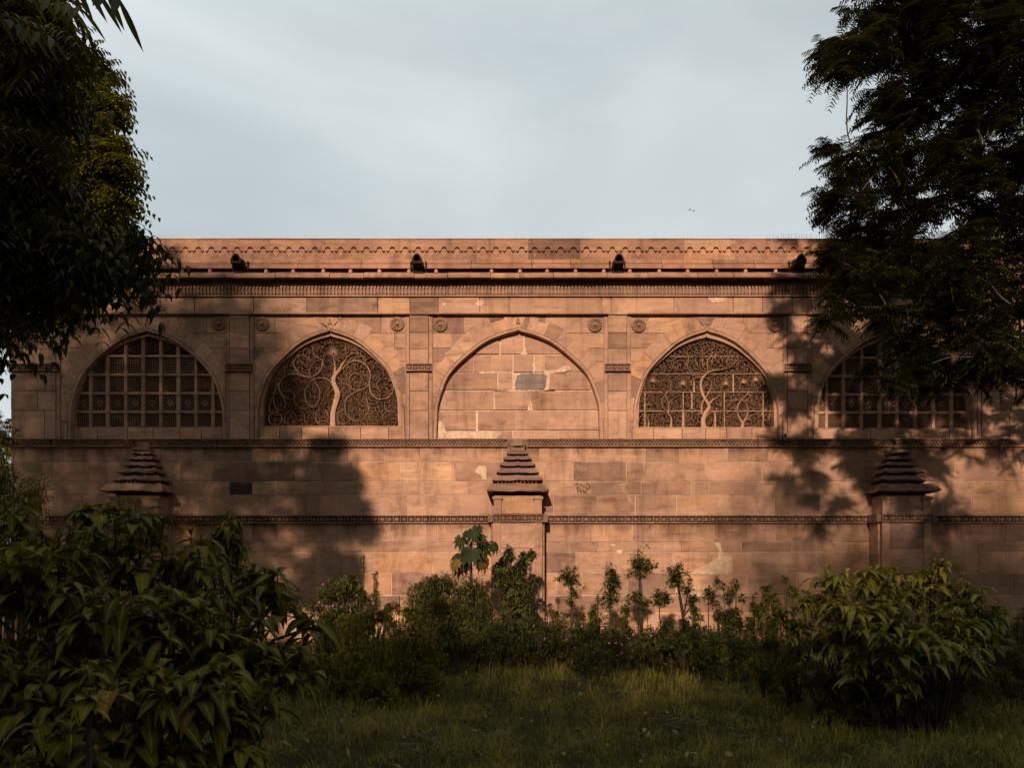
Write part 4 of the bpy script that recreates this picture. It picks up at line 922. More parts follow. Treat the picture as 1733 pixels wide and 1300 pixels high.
px_tree('feathery_tree', 'tall dark tree with fine feathery leaves overhanging the right end of the building', (11.9, -4.2, 0), (11.4, -4.1, 3.6), RC, M_feather, M_pale_bark, feather, trunk_r=.20)
# broad leafy tree standing back on the left, whose shade falls on the wall
def neemfar(lf, P, D):
    n = len(P); fronds(lf, P, D, rng.uniform(.22, .34, n), 6, .085, .030, 3, droop=.45, fdroop=.3, shade=rng.beta(2, 2.4, n))
LC = []
for (px, py, r) in [(120, 100, 45), (150, 160, 42), (130, 215, 50), (165, 245, 38), (182, 300, 30), (140, 320, 50), (168, 370, 38), (110, 400, 50), (140, 430, 40), (60, 150, 70), (50, 280, 80), (50, 420, 80), (90, 480, 45), (30, 520, 50), (192, 268, 22), (205, 290, 12), (196, 250, 10), (150, 120, 22), (175, 190, 20), (200, 340, 14)]:
    LC.append((px, py, r, rnd.uniform(7.9, 8.8), int(r * r * .13) + 10))
for (x, y, z, r, n) in [(-7.0, -7.6, 8.2, 1.6, 420), (-8.6, -8, 8.4, 1.7, 420), (-6.4, -7.9, 5.0, 1.4, 400), (-7.6, -8, 3.9, 1.3, 300), (-8.8, -8, 5.2, 1.7, 450), (-10.5, -8.2, 6.0, 2.0, 500), (-10.6, -8.2, 8.6, 1.9, 420), (-7.2, -8.1, 6.6, 1.5, 420), (-9.2, -7.9, 10.3, 1.7, 360), (-5.9, -7.7, 6.5, 1.0, 220), (-10.9, -8, 3.6, 1.4, 300), (-7.3, -8.4, 10.0, 1.2, 200), (-9.4, -8.1, 2.8, 1.1, 160)]:
    d = y + DIST; LC.append((866.5 + x / d * F, HZ - (z - EYE) / d * F, r / d * F, d, int(n * 3.2)))
px_tree('leafy_tree', 'bushy yellow green tree beyond the near branches at upper left', (-8.2, -8.2, 0), (-8.0, -8.1, 2.4), LC, M_neem2, M_bark, neemfar, trunk_r=.24)
# near tree hanging into the picture from the left
def neemnear(lf, P, D):
    n = len(P); D = np.array(D); D[:, 2] -= .25; fronds(lf, P, D, rng.uniform(.20, .30, n), 6, .075, .022, 4, droop=.55, fdroop=.45, shade=rng.beta(1.5, 3, n), curl=.12)
NC = []
for (px, py, r) in [(10, 60, 60), (40, 10, 45), (0, 180, 65), (40, 120, 40), (45, 230, 42), (0, 300, 70), (50, 330, 45), (0, 415, 62), (80, 400, 42), (110, 415, 24), (15, 420, 36), (162, 400, 18), (198, 415, 16), (226, 412, 12), (183, 438, 15), (140, 400, 18), (110, 455, 20), (0, 525, 18), (80, 50, 25), (248, 408, 6)]:
    NC.append((px, py, r, rnd.uniform(3.1, 3.9), int(r * r * .036) + 7))
for (px, py, r) in [(-80, 100, 90), (-90, 300, 90), (-60, 480, 70), (-60, -60, 90), (60, -80, 70)]: NC.append((px, py, r, rnd.uniform(3.2, 4.2), int(r * r * .018)))
NT = px_tree('neem_tree', 'dark near tree with drooping serrated leaflets hanging in from the left edge', (-3.6, -12.4, 0), (-3.5, -12.4, 2.6), NC, M_neem, M_bark, neemnear, trunk_r=.16, twigs=3)
# its nearest spray, top left
lf = LF(); mb = MB(); bl = Vector(NT.location)
for (x0, y0, x1, y1, d, ll) in [(90, -50, 205, -8, 1.9, .098), (40, -20, 140, 12, 2.1, .09), (-10, 20, 90, 62, 2.4, .085)]:
    a, b = P3(x0, y0, d + .1) - bl, P3(x1, y1, d) - bl; ax = np.array(b - a); m = 6
    lf = LF(); mb.tube([a, a.lerp(b, .5) + Vector((0, 0, .01)), b], [.003, .002, .001], 4)
    for j in range(m):
        p = np.array(a)[None] + ax[None] * ((j + .6) / m)
        for sg in (-1, 1): lf.add(p, np.array([[.15 + .45 * rnd.random(), sg * .5, -.8 + .25 * rnd.random()]]), ll * rnd.uniform(.75, 1.1), .019, 7, droop=.25, fold=.15, curl=np.array([.18]), shade=np.array([rnd.uniform(.5, 1)]))
    lf.build('leaf_spray', M_neem, NT)
mb.tube([P3(-200, -80, 2.4) - bl, P3(60, -40, 2.0) - bl], [.01, .003], 5)
mb.build('twig', M_bark, NT)

# trees behind the camera that shade the lawn and the foot of the picture, and dapple the right end of the wall
def shade_tree(name, label, loc, H, R_, n, group, sx=1.0, gap=0.0, first=None):
    if first:
        T = first.copy(); COL.objects.link(T); T.location = loc; T.rotation_euler = (0, 0, rnd.uniform(0, 6)); T['label'] = label
        for ch in first.children: c = ch.copy(); COL.objects.link(c); c.parent = T
        return T
    T = thing(name, label, 'tree', loc, group); tr = MB(); lf = LF(); limb(tr, (0, 0, -.1), (0, 0, H * .35), .22, .15, .03)
    for k in range(16):
        g = 2 * PI * k / 16 + rnd.random(); rr = R_ * rnd.uniform(.25, .8); c = Vector((rr * math.cos(g) * sx, rr * math.sin(g), H * (.40 + .42 * rnd.random())))
        limb(tr, (0, 0, H * .33), c, .06, .015, .05); q = in_ball(n // 16, .4) * R_ * .52
        lf.add(q + np.array(c), nrm(q) + rng.normal(0, .5, (len(q), 3)), rng.uniform(.24, .38, len(q)), .18, 3, droop=.4)
    tr.build('trunk', M_bark, T); lf.build('crown', M_neem, T); return T
G_ = 'leafy trees standing behind the viewer'
first = None
for k, (x, y, s) in enumerate([(-15, -23.5, 1.0), (-11.2, -24.2, 1.0), (-7.4, -23.2, .97), (-3.8, -24.0, .98), (-.2, -23.4, .95), (3.4, -23.8, .97), (7.0, -23.3, 1.0), (10.8, -24, 1.05)]):
    T = shade_tree('shade_tree', 'leafy shade tree out of frame behind the viewer, whose shadow darkens the lawn', (x, y, 0), 9.0, 3.1, 5200, G_, first=first)
    if first is None: first = T
    T.scale = (1, 1, s * 1.12)
shade_tree('tall_shade_tree', 'tall tree out of frame behind the viewer at right, dappling the wall', (5.2, -25.5, 0), 14.8, 3.9, 13000, None)

for (x, y, s, lab) in [(6.9, -27, 1.62, 'leafy tree far behind the viewer at right, darkening the far right of the wall'), (4.9, -26.6, 1.42, 'leafy tree behind the viewer at right, darkening the wall left of the right buttress')]:
    T = shade_tree('shade_tree', lab, (x, y, 0), 9, 3, 0, G_, first=first); T.scale = (1, 1, s)
shade_tree('tall_shade_tree', 'tallest tree, behind the viewer at left, shading the left of the wall', (-11.9, -25.5, 0), 20.5, 3.4, 9000, None)
# ================================================================== SHRUBS
def whorl_shrub(name, label, cat_, base, clumps, ll, lw, mat=None, group=None, nl=8, K=6, wd=620, droop=.62, old=.02, sh=(1.6, 2.6), stem_r=.012):
    base = Vector(base); T = thing(name, label, cat_, base, group); st = MB(); lf = LF()
    for (px, py, r, dist) in clumps:
        c = np.array(P3(px, py, dist) - base); R_ = r / F * dist; n = int(r * r / wd * 2.1) + 4
        q = in_ball(n, .5) * np.array([R_, R_ * 1.1, R_ * .9]); pts = q + c; pts[:, 2] = np.maximum(pts[:, 2], .08)
        hub = Vector((c[0] * .8, c[1] * .8, max(.05, c[2] - R_ * 1.2))); st.tube([Vector((c[0] * .25, c[1] * .25, -.05)), hub * .6 + Vector((0, 0, .05)), hub, Vector(c)], [stem_r * 1.5, stem_r * 1.2, stem_r, stem_r * .7], 5)
        for p in pts:
            st.tube([Vector(c).lerp(Vector(p), -.0) - Vector((0, 0, R_ * .5)), Vector(p) - Vector((0, 0, .06)), Vector(p) + Vector((0, 0, .02))], [stem_r * .5, stem_r * .4, stem_r * .25], 4)
            m = nl + int(rng.integers(-2, 3)); g = rng.uniform(0, 2 * PI) + np.arange(m) * 2.4; el = rng.uniform(-.1, .95, m); s_ = rng.uniform(.6, 1.15, m) * rng.uniform(.5, 1.15)
            D = np.stack([np.cos(g) * np.cos(el), np.sin(g) * np.cos(el), np.sin(el)], 1) + nrm(q.mean(0)[None]) * 0 + np.array([0, -.12, 0])
            base_sh = rng.beta(*sh)
            P = p + np.stack([np.zeros(m), np.zeros(m), rng.uniform(-.07, .02, m)], 1)
            lf.add(P, D, ll * s_, lw * s_ * rng.uniform(.85, 1.15, m), K, shade=base_sh + rng.uniform(-.2, .25, m), old=old, droop=droop * rng.uniform(.5, 1.5, m), fold=.16, curl=rng.uniform(-.25, .25, m))
            # young leaves at the tip
            g = rng.uniform(0, 2 * PI, 3); D = np.stack([np.cos(g) * .5, np.sin(g) * .5, np.ones(3)], 1)
            lf.add(np.repeat(p[None], 3, 0), D, ll * .38, lw * .4, 3, shade=rng.uniform(.5, 1, 3), droop=.3)
    st.build('stem', M_bark, T); lf.build('foliage', mat or M_big, T); return T
LS = [(60, 960, 105, 4.7), (200, 930, 80, 5.1), (150, 878, 42, 5.5), (205, 875, 38, 5.6), (30, 900, 60, 5.2), (320, 965, 72, 5.2), (410, 995, 55, 5.2), (475, 1015, 48, 5.2), (110, 1070, 110, 4.5), (250, 1060, 100, 4.5), (380, 1075, 85, 4.7), (475, 1100, 62, 4.8),
      (60, 1200, 110, 4.1), (200, 1180, 105, 4.1), (330, 1180, 95, 4.2), (425, 1190, 62, 4.5), (500, 1130, 38, 4.7), (130, 1290, 90, 3.8), (300, 1295, 80, 4.0), (400, 1270, 50, 4.3), (-60, 1000, 110, 4.6), (-60, 1200, 110, 4.2), (535, 1060, 18, 5.1), (255, 900, 35, 5.4)]
whorl_shrub('broad_leaved_shrub', 'large dark shrub with broad drooping leaves filling the lower left corner', 'shrub', (-2.5, -11.3, 0), LS, .225, .074, K=7, droop=.7)
# the one pale whorl low in front
whorl_shrub('broad_leaved_seedling', 'pale green broad leaved sprig low in front of the left shrub', 'shrub', P3(150, 1190, 3.15) * 1.0 - Vector((0, 0, P3(150, 1190, 3.15).z)), [(150, 1185, 12, 3.15)], .15, .055, nl=5, wd=900, sh=(6, 1.5), droop=.45)
whorl_shrub('tall_stalk_plant', 'tall dark leafy stalk rising above the left shrub against the wall', 'shrub', P3(392, 950, 6.2) - Vector((0, 0, 1.6)), [(390, 885, 17, 6.2), (380, 905, 14, 6.2), (403, 925, 16, 6.2), (390, 950, 22, 6.2), (365, 905, 8, 6.2), (350, 930, 18, 6.3)], .15, .045, sh=(1.2, 4), wd=120, droop=.8, K=4)
RS = [(1410, 978, 26, 8.0), (1470, 988, 38, 8.1), (1550, 1000, 42, 8.2), (1622, 1008, 42, 8.1), (1440, 1035, 42, 7.7), (1520, 1045, 52, 7.6), (1600, 1060, 52, 7.7), (1655, 1060, 32, 7.9), (1480, 1090, 40, 7.4), (1560, 1105, 45, 7.3), (1630, 1105, 34, 7.5), (1520, 1150, 26, 7.3), (1400, 1030, 36, 8.0), (1350, 1055, 32, 8.3), (1585, 960, 14, 8.2), (1310, 1040, 24, 8.4), (1675, 1040, 24, 8.0), (1670, 1085, 22, 7.9), (1420, 1075, 34, 7.8), (1370, 1015, 22, 8.1), (1575, 975, 26, 8.3), (1510, 975, 26, 8.3), (1450, 1125, 26, 7.6)]
whorl_shrub('long_leaved_shrub', 'large shrub with long drooping yellow green leaves at the right', 'shrub', (4.1, -8.3, 0), RS, .205, .056, mat=M_long, wd=185, old=.02, sh=(2.6, 2.0), droop=.6, nl=8)
whorl_shrub('leafy_seedling', 'small bright seedling in the grass under the right shrub', 'plant', P3(1520, 1215, 7.6) - Vector((0, 0, P3(1520, 1215, 7.6).z)), [(1520, 1190, 9, 7.6)], .16, .045, wd=100, nl=7, sh=(5, 1.5), K=4)
whorl_shrub('leafy_seedling', 'small dull seedling in the grass left of the bright one', 'plant', P3(1405, 1230, 7.8) - Vector((0, 0, P3(1405, 1230, 7.8).z)), [(1402, 1215, 12, 7.8)], .15, .04, wd=100, nl=7, K=4)

def bush(name, label, cat_, clumps, ll=.06, lw=.022, mat=None, group=None, old=.01, dens=3.6, skirt=True, flowers=None, up=.35, sh=(2, 2.4), K=3, group_f=None):
    c0 = clumps[0]; b = P3(c0[0], c0[1], c0[3]); b.z = 0; T = thing(name, label, cat_, b, group); st = MB(); lf = LF()
    for (px, py, r, dist) in clumps:
        c = np.array(P3(px, py, dist) - b); R_ = r / F * dist; n = int(R_ * R_ * PI * dens / (ll * lw * .65)) + 20
        # sub-lumps give an uneven outline
        m = max(4, n // 90); lump = in_ball(m, .45) * R_ * .82
        if skirt: lump[::3, 2] -= rng.uniform(0, 1, len(lump[::3])) * max(0, c[2] - .1)
        pick = rng.integers(m, size=n); lr = rng.uniform(.22, .42, m) * R_
        q = lump[pick] + nrm(rng.normal(size=(n, 3))) * (rng.uniform(.2, 1, n) ** .5 * lr[pick])[:, None]
        P = q + c; ok = P[:, 2] > .01; P = P[ok]; q = q[ok]; pk = pick[ok]; lsh = rng.beta(*sh, m)
        D = nrm(q - lump[pk]) + rng.normal(0, .5, (len(P), 3)); D[:, 2] += up
        lf.add(P, D, ll * rng.uniform(.7, 1.3, len(P)), lw, K, shade=lsh[pk] + rng.uniform(-.25, .25, len(P)), old=old, droop=.35, fold=.2)
        hub = Vector((c[0] * .7, c[1], 0)); 
        for k in range(m):
            e = Vector(c + lump[k]); st.tube([hub, hub.lerp(e, .5) + Vector((0, 0, .05)), e], [.010, .007, .003], 4)
    st.build('stem', M_bark, T); lf.build('foliage', mat or M_small, T)
    if flowers:
        fm, pos = flowers; f0 = None
        for (px, py, d) in pos:
            if f0 is None:
                f = MB(); 
                for k in range(5):
                    g = 2 * PI * k / 5; f.prism([(.003 * math.cos(g - .6), .003 * math.sin(g - .6)), (.018 * math.cos(g - .45), .018 * math.sin(g - .45)), (.023 * math.cos(g), .023 * math.sin(g)), (.018 * math.cos(g + .45), .018 * math.sin(g + .45)), (.003 * math.cos(g + .6), .003 * math.sin(g + .6))], -.004 + .0005 * k, .0, (.5, .5, 0))
                f.lathe_y([(.0045, -.009), (.004, .012), (.001, .03)], 6); f0 = f.build('flower', fm, T); o = f0
            else: o = f0.copy(); COL.objects.link(o); o.parent = T
            o.location = P3(px, py, d) - b; o.rotation_euler = (rnd.uniform(-.9, .3), rnd.uniform(-.5, .5), rnd.uniform(-.6, .6)); s = rnd.uniform(.5, .95); o.scale = (s, s, s)
    return T
R4 = lambda a, b: rnd.uniform(a, b)
bush('green_bush', 'broad green bush on the lawn beside the big left shrub', 'bush', [(640, 1110, 62, 9.6), (590, 1090, 55, 9.8), (700, 1100, 55, 9.9), (560, 1150, 50, 9.4), (640, 1160, 55, 9.2), (720, 1150, 38, 9.6), (600, 1060, 34, 10.2), (680, 1070, 34, 10.1), (745, 1110, 28, 10)], .075, .022, sh=(2.5, 2.0), up=.6, mat=M_big)
bush('pink_flowered_bush', 'dark bush with a few pink flowers behind the left shrub, close to the wall', 'bush', [(590, 1005, 34, 12.8), (560, 1000, 26, 12.6), (625, 1020, 26, 12.9), (660, 1030, 18, 13.2), (575, 1045, 36, 12.4), (620, 1055, 32, 12.4), (545, 1030, 30, 12.3), (600, 990, 24, 12.9), (650, 1045, 24, 12.8), (685, 1040, 14, 13)], .06, .022, dens=5, flowers=(M_pink, [(546, 990, 12.1), (545, 1025, 12), (563, 1026, 12), (618, 1034, 12), (540, 1020, 12), (632, 1022, 12.2), (580, 1060, 11.9)]), sh=(1.5, 3))
bush('round_dark_bush', 'dense round dark bush under the papaya, left of the middle buttress', 'bush', [(745, 1010, 42, 13.2), (720, 1000, 30, 13.4), (785, 1010, 38, 13.2), (815, 1025, 28, 13.3), (760, 1050, 48, 12.8), (720, 1045, 34, 13), (815, 1060, 38, 12.8), (745, 985, 24, 13.3), (800, 1000, 26, 13.3), (710, 1020, 30, 13.2), (780, 1060, 50, 12.7)], .055, .020, sh=(1.4, 3), dens=6)
bush('low_mixed_bush', 'low dark bush in front of the ivy clad column plant', 'bush', [(860, 1075, 36, 11.8), (820, 1090, 36, 11.5), (890, 1080, 30, 12), (790, 1085, 34, 11.6), (850, 1045, 26, 12.2), (750, 1090, 30, 11.2)], .06, .024, sh=(1.6, 3))
bush('column_plant', 'tall bushy twin topped plant against the middle buttress', 'bush', [(856, 950, 19, 14.3), (892, 946, 18, 14.3), (852, 972, 22, 14.3), (888, 970, 24, 14.3), (868, 992, 32, 14.2), (880, 1018, 32, 14.1), (875, 1045, 32, 14), (902, 938, 10, 14.3), (860, 936, 10, 14.3)], .095, .045, sh=(1.8, 2.6), dens=6, skirt=False)
PK = 'low flowering bushes along the foot of the wall'
spots = [((905, 1065, 26, 12.6), 'low flowering bush just right of the column plant, a few pale flowers'), ((955, 1070, 30, 12.4), 'low flowering bush under the first slim standard shrub'), ((1010, 1072, 30, 12.2), 'low flowering bush with scattered mauve flowers below the second standard shrub'),
         ((1060, 1078, 30, 12.0), 'low flowering bush with the brightest cluster of pink flowers'), ((1115, 1082, 30, 12.0), 'low flowering bush below the leaning standard shrub'), ((1170, 1080, 32, 11.9), 'low brownish bush left of the rose bush'), ((1000, 1110, 24, 11.2), 'low flowering bush at the edge of the lawn'), ((1230, 1090, 36, 11.4), 'low tangled bush in front of the rose bush')]
FL = [[(903, 1060, 12.2), (915, 1095, 11.9), (921, 1052, 12.2)], [(931, 1048, 12), (950, 1043, 12), (922, 1082, 11.9), (960, 1083, 11.8), (936, 1030, 12.3)], [(972, 1098, 11.2), (994, 1091, 11.6), (985, 1060, 12), (1031, 1089, 11.6)], [(1063, 1081, 11.4), (1067, 1093, 11.3), (1053, 1092, 11.4), (1042, 1089, 11.4), (1052, 1106, 11.2), (1044, 1110, 11.2), (1072, 1074, 11.6), (1027, 1110, 11.1)], [(1102, 1077, 11.6)], [(1180, 1063, 11.6)], [(991, 1117, 10.9), (969, 1121, 10.9), (1005, 1105, 11)], None]
for (c, lab), fl in zip(spots, FL):
    x, y, r, d = c
    bush('flowering_bush', lab, 'bush', [(x, y, r * 1.15, d), (x + R4(-18, 18), y - R4(24, 34), r * .38, d + .3), (x - 22, y + 12, r * .8, d - .3), (x + 24, y + 10, r * .7, d - .2), (x + R4(-10, 10), y - 16, r * .55, d + .4), (x + R4(-20, 20), y + 25, r * .6, d - .6)], .05, .022, group=PK, sh=(1.5, 3), dens=4.6, flowers=(M_pink, fl) if fl else None)
# slim clipped standards
GB = 'uneven clumps of bush among the slim shrubs'
for (x, y, r, d, lab) in [(935, 1030, 15, 13.6, 'small leafy clump between the middle buttress and the first slim shrub'), (1003, 1028, 13, 13.4, 'small leafy clump between the first and second slim shrubs'), (1058, 1022, 13, 13.6, 'small leafy clump just left of the forked shrub'), (1180, 1030, 17, 13.2, 'small leafy clump right of the leaning shrub'), (1218, 1042, 20, 13, 'leafy clump at the foot of the rose bush'), (1275, 1030, 18, 13, 'leafy clump right of the rose bush'), (1338, 1005, 22, 11, 'leafy clump left of the large right shrub, against the wall')]:
    bush('leafy_clump', lab, 'bush', [(x, y, r, d), (x + R4(-10, 10), y - r * .9, r * .5, d), (x + R4(-16, 16), y + r, r * .9, d - .2)], R4(.05, .09), R4(.018, .03), group=GB, sh=(1.5, 3), dens=3.2, old=.03)
def standard(label, px, ytop, ybase, d, heads, lean=0, thick=.022):
    b = P3(px + lean, ybase, d); b.z = 0; T = thing('standard_shrub', label, 'shrub', b, 'slim shrubs on bare stems in front of the wall'); st = MB(); lf = LF(); main = None
    for (hx, hy, r, n) in heads:
        c = np.array(P3(hx, hy, d) - b); R_ = r / F * d * 1.12; stem_pts = [Vector((0, 0, -.05)), Vector((c[0] * .4, 0, c[2] * .45)), Vector((c[0] * .9, 0, c[2] - R_ * .4)), Vector(c)]
        if main is None: main = stem_pts; st.tube(stem_pts, [thick, thick * .9, thick * .7, thick * .35], 6)
        else:
            j = min(main, key=lambda q: abs(q.z - (c[2] - R_ * 1.2))); st.tube([j, j.lerp(Vector(c), .6) - Vector((0, 0, .02)), Vector(c)], [thick * .5, thick * .4, thick * .2], 5)
        for k in range(int(n * 2.6)):
            n_ = n
            q = in_ball(1, .5)[0] * np.array([R_ * .95, R_, R_ * 1.25]) * (1.0 if k % 4 else rng.uniform(1.1, 1.9)); p = c + q; st.tube([Vector(c), Vector(p)], [.006, .003], 4)
            m = 11; g = rng.uniform(0, 2 * PI, m); el = rng.uniform(-.3, 1.1, m); D = np.stack([np.cos(g) * np.cos(el), np.sin(g) * np.cos(el), np.sin(el)], 1)
            lf.add(p + rng.normal(0, .025, (m, 3)), D, rng.uniform(.07, .12, m), .028, 3, droop=.4, shade=rng.uniform(.0, .8, m))
    st.build('stem', M_bark, T, smooth=True); lf.build('foliage', M_small, T); return T
standard('slim shrub with one round tuft, first to the right of the middle buttress', 967, 962, 1045, 14.0, [(967, 980, 15, 15), (952, 975, 8, 4), (972, 1005, 7, 5), (965, 1020, 8, 4)])
standard('slim pointed shrub with a dense narrow crown, second from the middle buttress', 1033, 955, 1055, 13.8, [(1033, 975, 11, 9), (1036, 995, 14, 13), (1030, 1015, 12, 10), (1045, 985, 8, 4)])
standard('tall shrub with a forked bare stem and round tuft on top', 1087, 942, 1055, 13.6, [(1082, 958, 16, 15), (1098, 965, 10, 6), (1078, 950, 9, 5), (1078, 1010, 10, 7), (1092, 1025, 10, 7)], thick=.035)
standard('leaning shrub with a thin open crown on a slanting stem', 1150, 958, 1060, 13.4, [(1142, 968, 12, 8), (1150, 982, 11, 8), (1140, 985, 9, 5), (1165, 1000, 12, 7), (1172, 1020, 10, 6)], lean=16, thick=.03)
standard('small twiggy young shrub between the forked and the leaning shrub', 1120, 1000, 1062, 13.6, [(1114, 1008, 9, 5), (1128, 1012, 9, 5), (1118, 1025, 9, 5)], thick=.012)
standard('thin young shrub with sparse leaves just left of the rose bush', 1200, 990, 1062, 13.4, [(1198, 1000, 8, 4), (1203, 1015, 10, 5), (1212, 988, 7, 3)], thick=.010)
bush('rose_bush', 'dark bush carrying a single red rose near the right shrub', 'rose bush', [(1243, 1010, 22, 12.8), (1250, 995, 16, 12.9), (1238, 1035, 24, 12.6), (1255, 1050, 26, 12.3), (1230, 995, 10, 12.9)], .065, .03, flowers=(M_red, [(1235.5, 998, 12.4), (1234.5, 997, 12.42)]), sh=(1.5, 3))
bush('rounded_shrub', 'small dark rounded shrub between the rose bush and the large right shrub', 'shrub', [(1300, 997, 14, 13), (1298, 1015, 18, 12.8), (1308, 1035, 22, 12.4), (1285, 1040, 20, 12.4)], .07, .026, sh=(1.4, 3))
bush('brownish_bush', 'tangled brownish bush in front of the right shrub', 'bush', [(1350, 1100, 40, 8.6), (1300, 1090, 38, 9.4), (1330, 1140, 40, 8.4), (1385, 1140, 36, 8.1), (1280, 1130, 34, 9.2), (1400, 1090, 34, 8.4), (1440, 1160, 30, 7.9)], .045, .020, old=.06, sh=(1.6, 3))
bush('dark_edge_bush', 'dark bush at the right edge below the sunlit plinth', 'bush', [(1690, 1060, 34, 10.5), (1725, 1070, 40, 10.5), (1670, 1110, 36, 9.8), (1715, 1120, 44, 9.5), (1750, 1030, 30, 11), (1650, 1140, 30, 9.3), (1700, 1160, 34, 9.0), (1692, 1030, 14, 11)], .06, .022, sh=(1.2, 3.4))
bush('under_shrub', 'dark low growth beneath the right shrub', 'bush', [(1560, 1165, 42, 7.7), (1500, 1175, 36, 7.7), (1620, 1150, 40, 7.9), (1445, 1165, 36, 7.9), (1560, 1110, 50, 8.2), (1480, 1080, 50, 8.5), (1640, 1090, 44, 8.4), (1600, 1030, 44, 8.8), (1500, 1010, 36, 8.9), (1400, 1080, 40, 8.6)], .05, .022, sh=(1.1, 4.5), dens=4.5)
bush('wall_seedling', 'tiny seedling standing alone against the lower wall at the left', 'plant', [(612, 943, 6, 15.2), (611, 952, 5, 15.2), (615, 962, 3, 15.2)], .05, .02, dens=1.8, skirt=False)
bush('fine_leaved_bush', 'dark fine leaved bush at the left edge beyond the big shrub', 'bush', [(25, 830, 50, 8.5), (-20, 790, 50, 8.6), (50, 870, 40, 8.4), (0, 880, 60, 8.3), (10, 740, 26, 8.7), (-15, 700, 30, 8.8)], .07, .014, sh=(1.2, 3), dens=2.2, skirt=False)
bush('bushy_tree', 'pale green tree seen in the gap beyond the left corner of the building', 'tree', [(-5, 790, 55, 26), (-30, 740, 50, 27), (10, 840, 60, 25), (-60, 780, 90, 26), (5, 722, 22, 27)], .16, .06, mat=M_neem2, sh=(4, 2))
# papaya
def papaya():
    d = 13.6; b = P3(795, 1000, d); b.z = 0; T = thing('papaya_plant', 'young papaya plant with lobed drooping leaves on a single thin trunk', 'plant', b)
    mb = MB(); top = P3(797, 925, d) - b; mb.tube([(0, 0, -.05), Vector((0, 0, 0)).lerp(top, .5) + Vector((.01, 0, 0)), top], [.035, .028, .022], 8); 
    leaves = [(797, 935, 22, .35, 0), (778, 940, 20, .6, 0), (820, 925, 19, .8, 0), (800, 900, 15, .5, 0), (780, 912, 15, .7, 0), (770, 950, 14, .9, .7), (822, 948, 15, .9, .8), (838, 920, 14, .7, 0), (778, 960, 13, 1, .0), (808, 893, 13, .9, 0), (812, 955, 12, 1, .35), (790, 900, 12, .4, 0), (812, 910, 14, .6, 0), (786, 930, 14, .8, 0), (806, 940, 15, .9, 0), (790, 955, 12, 1, 0)]
    V, Q, C_ = [], [], []
    for (px, py, r, dr, old) in leaves:
        c = P3(px, py, d + rnd.uniform(-.18, .18)) - b; R_ = r / F * d * 1.02; mb.tube([top, top.lerp(c, .5) + Vector((0, 0, .05)), c], [.008, .006, .004], 4)
        ox = c.x - top.x; nv = Vector((ox * 1.6 + rnd.uniform(-.6, .6), -.7, .55 - .5 * dr + rnd.uniform(-.4, .4))).normalized(); sh = rnd.uniform(.1, .9)
        dn = (Vector((ox * .8, -.1, -.9)) ); dn = (dn - nv * dn.dot(nv)).normalized(); sdv = nv.cross(dn)
        for lobe in range(9):
            g = (lobe - 4) * .62; L = R_ * (1.15 - .06 * abs(lobe - 4)) * rnd.uniform(.85, 1.15); di = dn * math.cos(g) + sdv * math.sin(g); si = di.cross(nv).normalized()
            bse = len(V); prof = [(0, .04), (.25, .09), (.42, .12), (.58, .20), (.78, .10), (1, .005)]
            for s_, wv in prof:
                p = c + di * L * s_ - Vector((0, 0, L * (.25 + .3 * dr) * s_ * s_)) - nv * (L * .25 * s_ * s_); u = nv * (R_ * .12 * wv)
                V += [p - si * L * wv + u, p, p + si * L * wv + u]; C_ += [(sh + rnd.uniform(-.1, .1), old, 0)] * 3
            for k in range(5):
                for e in (0, 1): Q.append((bse + k * 3 + e, bse + k * 3 + e + 1, bse + k * 3 + 4 + e, bse + k * 3 + 3 + e))
    mb.build('trunk', M_bark, T, smooth=True); np_mesh('leaves', [tuple(v) for v in V], Q, np.array(C_), M_papaya, T)
papaya()

# ================================================================== GRASS AND GROUND COVER
def inview(x, y, m=1.0): return np.abs(x) < (y + DIST) * .66 + m
lf = LF(); n = 125000
dd = 4.6 + (13.2 - 4.6) * rng.uniform(0, 1, n) ** 1.25; x = rng.uniform(-1, 1, n) * (dd * .66 + .5); y = dd - DIST
tuft = np.sin(x * 3.1 + 1.3 * np.sin(y * 2.3)) * np.cos(y * 3.7 + np.sin(x * 2.9)) + .6 * np.sin(x * 9 + y * 7) * np.cos(y * 8 - x * 5)
keep = rng.uniform(0, 1, n) < .72 + .28 * tuft; x, y, tuft, dd = x[keep], y[keep], tuft[keep], dd[keep]; n = len(x)
g = rng.uniform(0, 2 * PI, n); lean = rng.uniform(.1, .9, n); D = np.stack([np.cos(g) * lean, np.sin(g) * lean, np.ones(n)], 1)
z = .035 * np.sin(x * 1.3 + y) + .03 * np.sin(y * 2.1 - x * .7) - .05
lf.add(np.stack([x, y, z], 1), D, (.165 + .09 * tuft) * rng.uniform(.5, 1.6, n), rng.uniform(.0035, .0065, n) * (.7 + dd * .05), 3, droop=rng.uniform(.2, .95, n), fold=.1, shade=.42 + .22 * tuft + rng.uniform(-.35, .35, n), old=.07)
tag(lf.build('grass', M_grass, None), 'uneven shaded lawn of rough grass in front of the garden bed', 'grass', kind='stuff')
lf = LF(); n = 420; dd = rng.uniform(5.2, 12.5, n); x = rng.uniform(-1, 1, n) * dd * .62; D = rand_dirs(n, 0); D[:, 2] *= .3
lf.add(np.stack([x, dd - DIST, rng.uniform(.02, .09, n)], 1), D, rng.uniform(.05, .11, n), .035, 4, droop=.2, fold=.2, shade=rng.uniform(.3, 1, n), old=.85)
tag(lf.build('fallen_leaves', M_grass, None), 'brown fallen leaves scattered over the lawn', 'leaves', kind='stuff')
